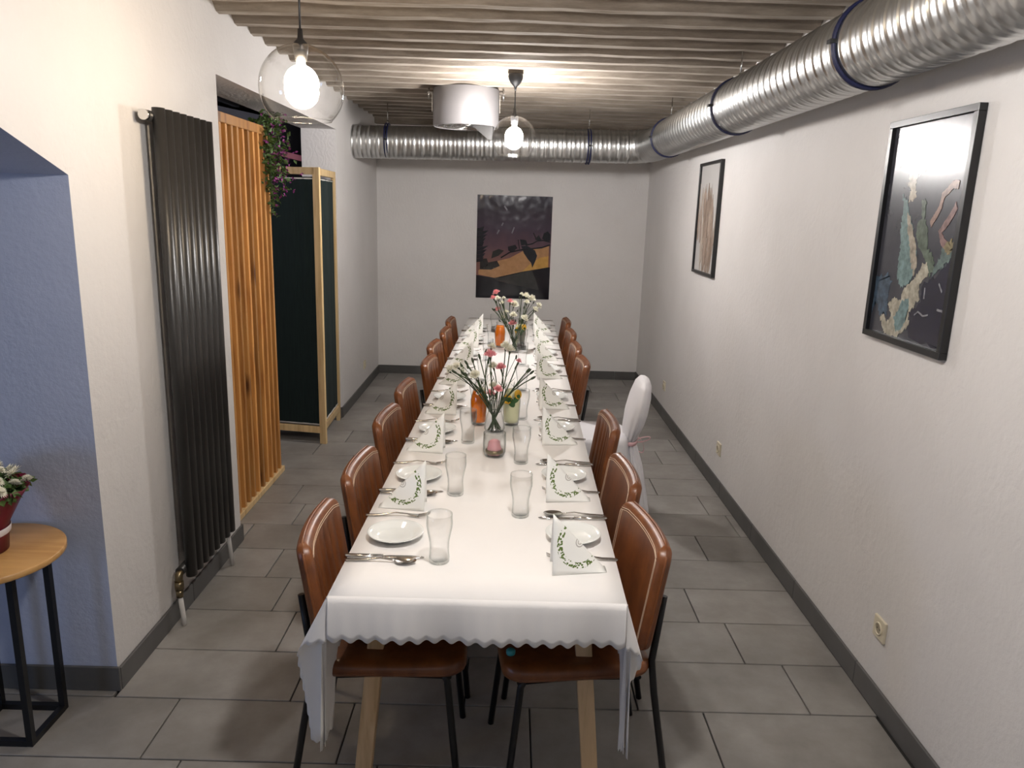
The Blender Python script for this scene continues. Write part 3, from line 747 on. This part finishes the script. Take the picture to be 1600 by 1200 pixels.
def chair(label, chan):
    t = thing('dining_chair', label, 'chair', (0, 0, 0), 0, 'brown leather dining chairs')
    bk = back_mesh(chan).build('backrest', 'leather', t)
    for k in (.90, .855):
        pts = [back_pt(u, k - .06 * max(0, abs(u) - .72) / .2, 1, False, .0008) for u in [-.92 + 1.84 * i / 30 for i in range(31)]]
        MB().tube(pts, .0012, 5).build('stitching', 'stitch', bk)
    if not chan:
        for sg in (-1, 1):
            for k in (.87, .92):
                MB().tube([back_pt(sg * k, .8 - 1.6 * i / 20, 1, False, .0008) for i in range(21)], .0012, 5).build('stitching', 'stitch', bk)
    per = []
    for i in range(72):
        a = 2 * PI * i / 72; c_, s_ = math.cos(a), math.sin(a)
        v = max(-1, min(1, s_ * 1.38)); u = max(-1, min(1, c_ * 1.38))
        if abs(s_) * 1.38 > 1: v = math.copysign(1, s_); u = c_ / abs(s_) if abs(c_ / s_) < 1 else math.copysign(1, c_)
        else: u = math.copysign(1, c_); v = s_ / abs(c_) if abs(s_ / c_) < 1 else math.copysign(1, s_)
        per.append(back_pt(u, v, -1, False, -.002))
    MB().tube(per, .0045, 6, closed=True).build('piping', 'leather', bk)
    # seat
    def seat(u, v, s_):
        uu = 2 * u - 1; vv = 2 * v - 1; uu = math.sin(PI / 2 * uu); vv = math.sin(PI / 2 * vv)
        h = hw(vv, .215, .22, .07); y = h * uu; x = vv * .22
        d = min(h - abs(y), .22 - abs(x)); f = math.sqrt(max(0, 1 - (1 - min(d, .025) / .025) ** 2))
        return (.03 + x, y, .452 + (.030 * f if s_ > 0 else -.022 * f) - (.006 * math.cos(vv * 1.5) if s_ > 0 else 0))
    b = MB()
    for s_ in (1, -1): b.grid(24, 24, lambda u, v: seat(u, v, s_))
    b.build('seat', 'leather', t)
    MB().tube([(-.15, -.185, .425), (.2, -.185, .425), (.2, .185, .425), (-.15, .185, .425)], .010, 8, closed=True).build('seat_frame', 'black', t)
    for sg in (-1, 1):
        MB().tube([(-.221, sg * .15, .66), (-.202, sg * .165, .54), (-.190, sg * .175, .47), (-.200, sg * .187, .37), (-.262, sg * .205, .0)], .0105, 10).build('leg', 'black', t)
        MB().tube([(.18, sg * .18, .435), (.195, sg * .185, .41), (.235, sg * .20, .0)], .0105, 10).build('leg', 'black', t)
    return t
cp = chair('x', True)
LCH = [2.09, 2.62, 3.28, 3.85, 4.55, 5.12, 5.73, 6.30]
RCH = [2.10, 2.62, 3.29, None, 4.67, 5.21, 5.82, 6.45]
LX = [-.562, -.548, -.556, -.55, -.50, -.524, -.498, -.503]; RX = [.452, .463, .488, 0, .497, .497, .509, .517]
LR = [2, 3, 4, 3, 3, 4, 2, 2]; RR = [7, 3, 1, 0, 2, 1, 2, 1]
for i in range(8):
    lab = 'brown leather dining chair, %s on the left side of the table' % ORD[i]
    x = LX[i] + .215
    if i == 0:
        cp.location = (x, LCH[0], 0); cp.rotation_euler = (0, 0, math.radians(LR[0])); cp['label'] = lab
    else: dup(cp, (x, LCH[i], 0), math.radians(-LR[i]), lab)
cs = chair('brown leather dining chair with smooth back, nearest on the right side of the table', False)
cs.location = (RX[0] - .215, RCH[0], 0); cs.rotation_euler = (0, 0, PI + math.radians(RR[0]))
for i in range(1, 8):
    if RCH[i] is None: continue
    lab = 'brown leather dining chair, %s on the right side of the table' % ORD[i] if i < 3 else 'brown leather dining chair, %s beyond the white covered chair on the right' % ['next', 'second', 'third', 'farthest'][i - 4]
    dup(cs if i == 1 else cp, (RX[i] - .215, RCH[i], 0), PI + math.radians(RR[i]), lab if i > 1 else 'brown leather dining chair with smooth back, second on the right side')

# ------------------------------------------------------------------ covered chair
wc = thing('covered_chair', 'chair in a white fabric cover tied with a pink ribbon', 'chair', (.535, 4.26, 0), PI - math.radians(4))
PF = [(.815, -.265, .010, .05), (.805, -.262, .030, .11), (.775, -.258, .046, .165), (.70, -.245, .060, .195), (.61, -.228, .064, .19), (.54, -.215, .058, .16), (.47, -.205, .042, .105), (.435, -.20, .034, .08), (.40, -.205, .040, .09), (.30, -.222, .055, .125), (.15, -.238, .068, .15), (.03, -.25, .078, .165), (.004, -.25, .080, .168)]
def cov(u, v):
    f = v * (len(PF) - 1); i = min(int(f), len(PF) - 2); t = f - i; z, cx, rx, ry = [PF[i][k] * (1 - t) + PF[i + 1][k] * t for k in range(4)]
    a = 2 * PI * u; fold = 1 + (.10 * math.sin(9 * a + 1) + .06 * math.sin(14 * a)) * min(1, max(.1, (.70 - z) / .25))
    return (cx + rx * math.cos(a) * fold, ry * math.sin(a) * fold, z)
b = MB().grid(64, 50, cov, closeu=True)
b.add([cov(k / 64, 0) for k in range(64)], [tuple(range(64))], True)
b.build('back_cover', 'cover', wc)
def scov(u, v):
    a = 2 * PI * u; sx = math.copysign(abs(math.cos(a)) ** .45, math.cos(a)); sy = math.copysign(abs(math.sin(a)) ** .45, math.sin(a))
    if v < .3: k = v / .3; z = .478 + .012 * (1 - k); return (.04 + .225 * sx * k, .215 * sy * k, z)
    k = (v - .3) / .7; fold = 1 + .035 * math.sin(15 * a) * k + .07 * k
    return (.04 + .225 * sx * fold, .215 * sy * fold, .478 - .474 * k)
MB().grid(90, 22, scov, closeu=True).build('seat_cover', 'cover', wc)
rb = MB().grid(40, 3, lambda u, v: (-.20 + .046 * math.cos(2 * PI * u), .106 * math.sin(2 * PI * u), .425 + .024 * v), closeu=True).build('ribbon', 'ribbon', wc)
rb.modifiers.new('t', 'SOLIDIFY').thickness = .001
for sg, dx, dz, L in ((1, .055, -.075, .03), (-1, .085, .018, .016)):
    def lp(u, v):
        c_ = .5 - .5 * math.cos(2 * PI * u)
        return (-.236 - dx * c_ - .010 * math.sin(2 * PI * u), .0 + .026 * (v - .5) * (1 - .3 * c_) - sg * .02, .437 + dz * c_ + L * math.sin(2 * PI * u))
    q = MB().grid(28, 3, lp, closeu=True).build('bow_loop', 'ribbon', rb); q.modifiers.new('t', 'SOLIDIFY').thickness = .001
for sg in (1, -1):
    q = MB().grid(3, 12, lambda u, v: (-.236 - .045 * v + .012 * math.sin(7 * v), sg * (.015 + .03 * v) + .024 * (u - .5), .43 - .19 * v)).build('ribbon_tail', 'ribbon', rb); q.modifiers.new('t', 'SOLIDIFY').thickness = .001

# ------------------------------------------------------------------ place settings
ZS = .7515
LP = [2.13, 2.65, 3.255, 3.85, 4.48, 5.08, 5.69, 6.28]; RP = [2.155, 2.69, 3.335, 3.93, 4.64, 5.20, 5.80, 6.40]
pos_lab = lambda i, s: '%s on the %s side' % ({0: 'nearest'}.get(i, ORD[i]), s)
plate_me = MB().lathe([(0, .006), (.050, .006), (.056, .008), (.072, .017), (.084, .0215), (.0855, .021), (.084, .0185), (.070, .012), (.056, .002), (.050, 0), (0, .0)], 48).mesh('plate', MT['china'])
def flute(a, z): return 1 + (.012 * math.cos(12 * a) if .01 < z < .10 else 0)
glass_pr = [(0, .006), (.022, .006), (.0275, .012), (.0255, .04), (.0265, .06), (.031, .085), (.0352, .105), (.0362, .118), (.0352, .135), (.0355, .145), (.0368, .146), (.0366, .135), (.0376, .118), (.0366, .105), (.0325, .085), (.028, .06), (.027, .04), (.0292, .012), (.0285, .002), (.027, 0), (0, 0)]
glass_me = MB().lathe(glass_pr, 36, fn=flute).mesh('drinking_glass', MT['glass'])
def cutlery(kind):
    b = MB(); h = [(-.105, .0095, .0045), (-.10, .0105, .006), (-.06, .0085, .0055), (-.02, .005, .006)]
    def strip(pts, th):
        vs = []
        for x, w_, z in pts: vs += [(x, -w_, z), (x, w_, z), (x, w_ * .8, z + th), (x, -w_ * .8, z + th)]
        n_ = len(pts); fs = []
        for i in range(n_ - 1):
            for q in range(4): fs.append((4 * i + q, 4 * i + (q + 1) % 4, 4 * i + 4 + (q + 1) % 4, 4 * i + 4 + q))
        fs += [(0, 3, 2, 1), tuple(4 * (n_ - 1) + q for q in range(4))]
        b.add(vs, fs, True)
    if kind == 'fork':
        strip([(-.105, .007, 0), (-.10, .0085, 0), (-.06, .007, .002), (-.01, .0032, .011), (.03, .0032, .008), (.045, .009, .004), (.06, .0125, .002), (.068, .0125, .002)], .003)
        for k in range(4):
            y = -.0105 + .007 * k; strip2 = [(.066, .002), (.085, .006), (.105, .014)]
            b.tube([(x, y, z + .0015) for x, z in strip2], [.0021, .0018, .001], 6)
    elif kind == 'knife':
        strip([(-.11, .006, .0), (-.105, .009, 0), (-.06, .009, 0), (-.0, .007, 0)], .007)
        strip([(.0, .006, .002), (.02, .0095, .002), (.08, .010, .002), (.105, .007, .002), (.118, .001, .002)], .0018)
    else:
        strip([(-.10, .006, 0), (-.095, .008, 0), (-.05, .006, .003), (.0, .003, .010), (.035, .0035, .006), (.045, .006, .004)], .003)
        def bowl(u, v):
            x = -.032 + .064 * v; w_ = .0205 * math.sqrt(max(0, 1 - (x / .032) ** 2)) * (1 - .12 * x / .032); y = w_ * (2 * u - 1)
            return (.072 + x, y, .0075 - .0065 * (1 - (x / .032) ** 2) * (1 - (2 * u - 1) ** 2) + .0012 * v)
        b.grid(11, 13, bowl)
        b.grid(11, 13, lambda u, v: tuple(Vector(bowl(u, v)) + Vector((0, 0, .0012))))
    return b.mesh(kind, MT['steel'])
CM = {k: cutlery(k) for k in ('fork', 'knife', 'spoon')}
for me in CM.values():
    for p in me.polygons: p.use_smooth = True
# napkin tent: ridge slopes from a tall peak to the tail
def napkin_mesh():
    me = bpy.data.meshes.new('napkin'); NL, NH, SP = .156, .164, .042
    vs, fs, uvs = [], [], []
    for sg, t0 in ((-1, 0), (1, 0)):
        o = len(vs); nr = 10
        for j in range(nr + 1):
            for i in range(nr + 1):
                u, v = i / nr, j / nr          # u along base, v upward, limited to the triangle
                x = NL * u; z = NH * v * (1 - u)
                bow = .008 * math.sin(PI * v) * (1 - u)
                y = sg * (SP * (1 - v) * (1 - .55 * u) + .0008 + bow)
                vs.append((x, y, z)); uvs.append((x, z))
        for j in range(nr):
            for i in range(nr):
                fs.append((o + j * (nr + 1) + i, o + j * (nr + 1) + i + 1, o + (j + 1) * (nr + 1) + i + 1, o + (j + 1) * (nr + 1) + i))
    me.from_pydata(vs, [], fs); ul = me.uv_layers.new(name='UVMap')
    for l in me.loops: ul.data[l.index].uv = uvs[l.vertex_index]
    me.materials.append(MT['napkin']); me.update()
    for p in me.polygons: p.use_smooth = True
    return me
nap_me = napkin_mesh()
rs = random.Random(21)
for side_, PY in ((-1, LP), (1, RP)):
    sn = 'left' if side_ < 0 else 'right'
    for i, y in enumerate(PY):
        at = lambda x, yy: (tc(yy) + side_ * x, yy, ZS)
        tag(link('dessert_plate', plate_me, None, at(.272, y)), 'round white plate at the %s place setting' % pos_lab(i, sn), 'plate', 'white plates on the table')
        gy = y - .155 if side_ < 0 else y + .165
        tag(link('drinking_glass', glass_me, None, at(.122 if side_ < 0 else .108, gy), rs.uniform(0, 1)), 'empty curved tumbler of the %s place setting' % pos_lab(i, sn), 'glass', 'empty tumblers on the table')
        rz = 0 if side_ < 0 else PI
        ky = y - .140 if side_ < 0 else y + .150; sy = ky - .026 * -side_ if side_ > 0 else ky - .028; fy = y + .158 if side_ < 0 else y - .145
        e = lambda: math.radians(rs.uniform(-2, 2))
        if side_ > 0: ky, sy = y + .150, y + .178
        tag(link('table_knife', CM['knife'], None, at(.285, ky), rz + e()), 'steel knife at the %s place setting' % pos_lab(i, sn), 'knife', 'table knives')
        tag(link('dessert_spoon', CM['spoon'], None, at(.288, sy), rz + e() + math.radians(3 * side_)), 'steel spoon at the %s place setting' % pos_lab(i, sn), 'spoon', 'spoons')
        tag(link('table_fork', CM['fork'], None, at(.29, fy), rz + e()), 'steel fork at the %s place setting' % pos_lab(i, sn), 'fork', 'forks')
        if side_ < 0 and i == 0: continue
        ny = y - .275 if side_ < 0 else y - .205
        nl = 'standing folded napkin with green wreath print, %s on the %s' % (({1: 'nearest', 2: 'second', 3: 'third', 4: 'fourth', 5: 'fifth', 6: 'sixth', 7: 'farthest'}[i] if side_ < 0 else ORD[i]), sn)
        o = link('wreath_napkin', nap_me, None, at(.212 if side_ < 0 else .197, ny), (PI if side_ < 0 else 0) + math.radians(rs.uniform(-2, 2)))
        so = o.modifiers.new('t', 'SOLIDIFY'); so.thickness = .0012; so.offset = 0
        tag(o, nl, 'napkin', 'standing napkins')

# ------------------------------------------------------------------ candle glass, carafes, vases, flowers
def candle_glass(x, y, label):
    t = thing('candle_glass', label, 'candle holder', (x, y, ZS))
    MB().lathe([(0, .004), (.036, .004), (.043, .02), (.0445, .05), (.0435, .098), (.0455, .099), (.0465, .05), (.045, .018), (.038, 0), (0, 0)], 48, fn=lambda a, z: 1 + .018 * math.sin(22 * a + z * 260)).build('glass', 'patt', t)
    MB().lathe([(0, .07), (.012, .068), (.022, .06), (.028, .035), (.03, .008), (0, .008)], 18, fn=lambda a, z: 1 + .12 * math.sin(5 * a + 90 * z)).build('candle', 'candle', t)
    MB().lathe([(.031, .012), (.037, .014), (.037, .026), (.031, .028)], 24).build('metal_cup', 'brass', t)
candle_glass(-.042, 2.935, 'patterned glass candle holder with pink candle before the near vase')
def carafe(x, y, label, liquid, s=1.0, mint=True):
    t = thing('carafe', label, 'carafe', (x, y, ZS), 0, 'drink carafes')
    body = [(0, .003), (.031, .003), (.0335, .012), (.0385, .10), (.0385, .118), (.0325, .145), (.0265, .170), (.0285, .188)]
    MB().lathe([(r * s, z * s) for r, z in body] + [(.0295 * s, .188 * s)] + [((r + .0016) * s, z * s) for r, z in body[::-1][:-1]] + [(0, 0)], 32).build('glass_body', 'glass', t)
    MB().lathe([(0, .016 * s), (.0315 * s, .016 * s), (.0335 * s, .03 * s), (.0374 * s, .10 * s), (.0374 * s, .118 * s), (.0315 * s, .145 * s), (.0262 * s, .162 * s), (0, .162 * s)], 32).build('drink', liquid, t)
    if mint:
        for k in range(3):
            a = -PI / 2 + (k - 1) * .55; R3 = Matrix.Rotation(a + PI / 2, 3, 'Z') @ Matrix.Rotation(PI / 2 + .1, 3, 'X') @ Matrix.Rotation(k * 2.0, 3, 'Z'); c = Vector((.041 * s * math.cos(a), .041 * s * math.sin(a), (.122, .112, .128)[k] * s)); L = .025
            n_ = 10; vs = [c + R3 @ Vector((L * math.cos(2 * PI * q / n_) * (1.2 if q == 0 else 1), L * .62 * math.sin(2 * PI * q / n_), .0)) for q in range(n_)]
            vs += [c + R3 @ Vector((0, 0, .003))]
            MB().add(vs, [(q, (q + 1) % n_, n_) for q in range(n_)], True).build('mint_leaf', 'mint', t)
        for k in range(2):
            a = -PI / 2 - .5 + k * 1.3
            c = Vector((.038 * s * math.cos(a), .038 * s * math.sin(a), (.125 + .022 * k) * s)); n_ = 16
            R3 = Matrix.Rotation(a + PI / 2, 3, 'Z') @ Matrix.Rotation(PI / 2 - .2, 3, 'X')
            MB().add([c + R3 @ Vector((.022 * math.cos(2 * PI * q / n_), .022 * math.sin(2 * PI * q / n_), h_)) for h_ in (-.002, .002) for q in range(n_)], [tuple(range(n_)), tuple(range(n_, 2 * n_))] + [(q, (q + 1) % n_, (q + 1) % n_ + n_, q + n_) for q in range(n_)]).build('citrus_slice', 'citrus', t)
carafe(-.126, 3.385, 'carafe of orange drink left of the near vase', 'orange', 1.0, False)
carafe(.026, 3.395, 'carafe of lemonade with mint and citrus right of the near vase', 'lemon', 1.05)
carafe(-.058, 5.42, 'carafe of orange drink left of the far vase', 'orange', 1.0, False)
carafe(.088, 5.45, 'carafe of lemonade with citrus right of the far vase', 'lemon', 1.05)

def vase(x, y, label):
    t = thing('flower_vase', label, 'vase', (x, y, ZS), 0, 'glass flower vases')
    pr = [(0, .008), (.040, .008), (.045, .02), (.040, .055), (.0305, .095), (.033, .125), (.045, .158)]
    MB().lathe(pr + [(.047, .158)] + [(r + .002, z) for r, z in pr[::-1][:-1]] + [(0, 0)], 36).build('glass_body', 'glass', t)
    MB().tube([(.0265 * math.cos(2 * PI * k / 20), .0265 * math.sin(2 * PI * k / 20), .098) for k in range(20)], .0018, 6, closed=True).build('tie_string', 'bud', t)
vase(-.049, 3.27, 'clear waisted glass vase of carnations in the near half of the table')
vase(.046, 5.26, 'clear waisted glass vase of carnations in the far half of the table')
def bloom_mesh(m, seed):
    b = MB(); r_ = random.Random(seed)
    for l in range(4):
        R_ = 1 - .2 * l; n_ = 26; z1 = .15 + .26 * l; vs = [(0, 0, -.35 + .1 * l)]
        for rad, k in ((.55, 0), (1, 1)):
            for q in range(n_):
                a = 2 * PI * q / n_; j = (.16 if q % 2 else -.10) * k + r_.uniform(-.06, .06) * k
                vs.append((R_ * (rad + j * .6) * math.cos(a), R_ * (rad + j * .6) * math.sin(a), z1 * rad + (.20 if q % 2 else -.12) * k + r_.uniform(-.1, .1) * k))
        fs = [(0, 1 + q, 1 + (q + 1) % n_) for q in range(n_)] + [(1 + q, 1 + n_ + q, 1 + n_ + (q + 1) % n_, 1 + (q + 1) % n_) for q in range(n_)]
        b.add(vs, fs, False)
    return b.mesh('bloom', MT[m])
BM = {'p': [bloom_mesh('pinkf', 1), bloom_mesh('pinkf', 2)], 'w': [bloom_mesh('whitef', 3), bloom_mesh('whitef', 4)]}
cal_me = MB().lathe([(.0, -1.9), (.22, -1.8), (.36, -1.2), (.42, -.6), (.55, -.1), (.3, .0)], 10).mesh('calyx', MT['bud'])
bud_me = MB().lathe([(.0, -1.6), (.3, -1.5), (.5, -.9), (.52, -.2), (.4, .5), (.15, .95), (0, 1.0)], 10).mesh('bud', MT['bud'])
A = [('p', -0.075, 3.229, 1.111, 0.017), ('p', -0.026, 3.265, 1.05, 0.014), ('w', -0.07, 3.244, 1.145, 0.012), ('w', -0.009, 3.272, 1.147, 0.014), ('w', -0.249, 3.275, 1.035, 0.014), ('w', -0.218, 3.208, 1.062, 0.012), ('w', -0.139, 3.202, 1.028, 0.014), ('b', -0.156, 3.3, 1.077, 0.0), ('b', -0.123, 3.231, 1.109, 0), ('b', -0.181, 3.228, 1.079, 0), ('p', 0.051, 3.319, 1.07, 0.009), ('b', 0.096, 3.256, 1.047, 0), ('b', 0.122, 3.3, 1.003, 0), ('b', 0.114, 3.257, 1.038, 0), ('p', -0.072, 3.277, 0.925, 0.014), ('p', -0.037, 3.218, 0.961, 0.013), ('w', -0.109, 3.276, 0.933, 0.015), ('w', -0.061, 3.304, 1.047, 0.013), ('w', 0.011, 3.263, 1.132, 0.014), ('w', -0.059, 3.289, 0.961, 0.012), ('b', -0.2, 3.281, 1.021, 0), ('b', -0.232, 3.208, 1.039, 0)]
B = [('p', -0.088, 5.281, 1.163, 0.016), ('p', -0.109, 5.261, 1.129, 0.013), ('w', -0.077, 5.226, 1.129, 0.013), ('w', -0.037, 5.194, 1.139, 0.008), ('w', -0.046, 5.294, 1.091, 0.012), ('p', 0.008, 5.247, 1.107, 0.014), ('w', 0.036, 5.276, 1.082, 0.021), ('w', 0.088, 5.295, 1.158, 0.009), ('w', 0.12, 5.276, 1.147, 0.016), ('w', 0.157, 5.301, 1.123, 0.02), ('w', 0.125, 5.237, 1.107, 0.014), ('w', 0.208, 5.286, 1.081, 0.016), ('w', 0.185, 5.243, 1.059, 0.015), ('p', -0.076, 5.302, 1.043, 0.014), ('w', -0.017, 5.295, 1.023, 0.015), ('w', 0.033, 5.202, 1.019, 0.017), ('w', 0.11, 5.206, 0.998, 0.018), ('p', 0.031, 5.216, 0.959, 0.017), ('w', -0.034, 5.306, 0.985, 0.014), ('b', -0.111, 5.242, 1.054, 0)]
rf = random.Random(17)
CARD = ['first', 'second', 'third', 'fourth', 'fifth', 'sixth', 'seventh', 'eighth', 'ninth', 'tenth', 'eleventh', 'twelfth', 'thirteenth', 'fourteenth', 'fifteenth']
for nm, L, vx, vy in (('near', A, -.049, 3.27), ('far', B, .046, 5.26)):
    for i, (k, x, y, z, s) in enumerate(L):
        kind = {'p': 'pink carnation in bloom', 'w': 'white carnation in bloom', 'b': 'closed green carnation bud'}[k]
        same = sorted(q[1] for q in L if q[0] == k); rank = same.index(x)
        nth = 'leftmost' if rank == 0 else 'rightmost' if rank == len(same) - 1 else CARD[rank] + ' from the left'
        t = thing('carnation', '%s, %s of its colour in the %s vase' % (kind, nth, nm) if len(same) > 1 else '%s in the %s vase' % (kind, nm), 'flower', (vx, vy, ZS), 0, 'carnations in the %s vase' % nm)
        P = Vector((x - vx, y - vy, z - ZS)); d = Vector((P.x, P.y, 0)); a = math.atan2(P.y, P.x) + rf.uniform(-.5, .5)
        nr = rf.uniform(.008, .025); nk = Vector((nr * math.cos(a), nr * math.sin(a), .10))
        a2 = a + PI + rf.uniform(-1.1, 1.1); br = rf.uniform(.012, .036); bs = Vector((br * math.cos(a2), br * math.sin(a2), .012))
        pts = []
        for q in range(9):
            f = q / 8
            if f < .4: g = f / .4; p = bs.lerp(nk, g)
            else:
                g = (f - .4) / .6; c = nk + (nk - bs).normalized() * (P - nk).length * .45
                p = nk * (1 - g) ** 2 + c * 2 * g * (1 - g) + P * g * g
            pts.append(p)
        st = MB().tube(pts, .0026, 6).build('stem', 'stem', t)
        dr = (pts[-1] - pts[-2]).normalized(); q_ = dr.to_track_quat('Z', 'Y').to_euler()
        if k == 'b':
            o = link('bud', bud_me, t, P); o.scale = (.0105,) * 3; o.rotation_euler = q_
        else:
            s *= 1.65
            o = link('bloom', BM[k][i % 2], t, P); o.scale = (s,) * 3; o.rotation_euler = q_
            c = link('calyx', cal_me, t, P - dr * s * .2); c.scale = (.0105,) * 3; c.rotation_euler = q_
        # narrow leaves and side buds along the stem
        lv = MB()
        for q in (5, 6):
            p = pts[q]; n_ = Vector((rf.uniform(-1, 1), rf.uniform(-1, 1), .9)).normalized(); x_ = n_.cross(dr)
            if x_.length > .01:
                x_.normalize(); lv.add([p - x_ * .0018, p + x_ * .0018, p + n_ * .022 + x_ * .0022, p + n_ * .042, p + n_ * .022 - x_ * .0022], [(0, 1, 2, 3, 4)])
        if lv.v: lv.build('leaf', 'bud', t)
        if rf.random() < .7:
            e = P + Vector((rf.uniform(-.03, .03), rf.uniform(-.02, .02), rf.uniform(-.035, .0)))
            MB().tube([pts[6], e], .0012, 5).build('side_stem', 'stem', t)
            o = link('side_bud', bud_me, t, e); o.scale = (.008,) * 3; o.rotation_euler = q_

tag(MB().lathe([(0, 0), (.012, 0), (.0135, .004), (.0135, .012), (.010, .016), (0, .0165)], 20).build('bottle_cap', 'teal', loc=(.035, 1.945, .4795)), 'small teal plastic cap on the nearest right chair seat', 'cap')

# ------------------------------------------------------------------ round side table and potted plant in the arch
rt = thing('side_table', 'round oak side table on a black metal frame in the arch', 'table', (-1.612, 2.155, 0))
MB().lathe([(0, .65), (.222, .65), (.225, .647), (.225, .632), (.222, .629), (0, .629)], 64).build('tabletop', 'oakh', rt)
for x in (-.108, .108):
    for y in (-.05, .13):
        MB().box((x, y, .315), (.020, .020, .628)).build('leg', 'black', rt)
    MB().box((x, .04, .010), (.020, .16, .020)).build('base_bar', 'black', rt)
for y in (-.05, .13): MB().box((0, y, .010), (.196, .020, .020)).build('base_bar', 'black', rt)
pp_ = thing('potted_chrysanthemum', 'white chrysanthemum in a crimson wrapped pot on the round side table', 'plant', (-1.625, 2.16, .6505))
MB().lathe([(0, .002), (.078, .002), (.085, .07), (.088, .09), (.125, .165), (.150, .205), (.148, .205), (.120, .163), (.08, .10), (0, .10)], 44, fn=lambda a, z: 1 + (.07 * math.sin(7 * a) + .05 * math.sin(11 * a + 2)) * max(0, (z - .06) / .15)).build('crimson_wrap', 'wrap', pp_)
MB().lathe([(.087, .058), (.0885, .060), (.0905, .078), (.0895, .080)], 44).build('white_ribbon', 'wribbon', pp_)
lv = MB(); rg = random.Random(2)
for i in range(520):
    a = rg.uniform(0, 2 * PI); r_ = .15 * math.sqrt(rg.random()); leaf(lv, (r_ * math.cos(a), r_ * math.sin(a), .17 + .075 * rg.random() * (1 - (r_ / .17) ** 2) + .02), rg.uniform(.02, .04), rg)
o = lv.build('foliage', 'ivy', pp_); o['kind'] = 'stuff'
dm = MB()
for l in range(3):
    n_ = 16
    for q in range(n_):
        a = 2 * PI * (q + .5 * l) / n_; R_ = 1 - .22 * l; e = .12
        c, s_ = math.cos(a), math.sin(a); dm.add([(.1 * c, .1 * s_, .05 * l), (R_ * .6 * c - e * s_, R_ * .6 * s_ + e * c, .12 + .2 * l), (R_ * c, R_ * s_, .05 + .28 * l), (R_ * .6 * c + e * s_, R_ * .6 * s_ - e * c, .12 + .2 * l)], [(0, 1, 2, 3)])
dm = dm.mesh('flower_head', MT['whitef'])
for i in range(34):
    a = i * 2.4; r_ = .155 * math.sqrt((i + .5) / 34)
    o = link('flower_head', dm, pp_, (r_ * math.cos(a), r_ * math.sin(a), .265 - 2.6 * r_ * r_ + rg.uniform(-.012, .012))); o.scale = (rg.uniform(.022, .030),) * 3
    o.rotation_euler = (-math.sin(a) * r_ * 5 , math.cos(a) * r_ * 5, rg.uniform(0, 3))
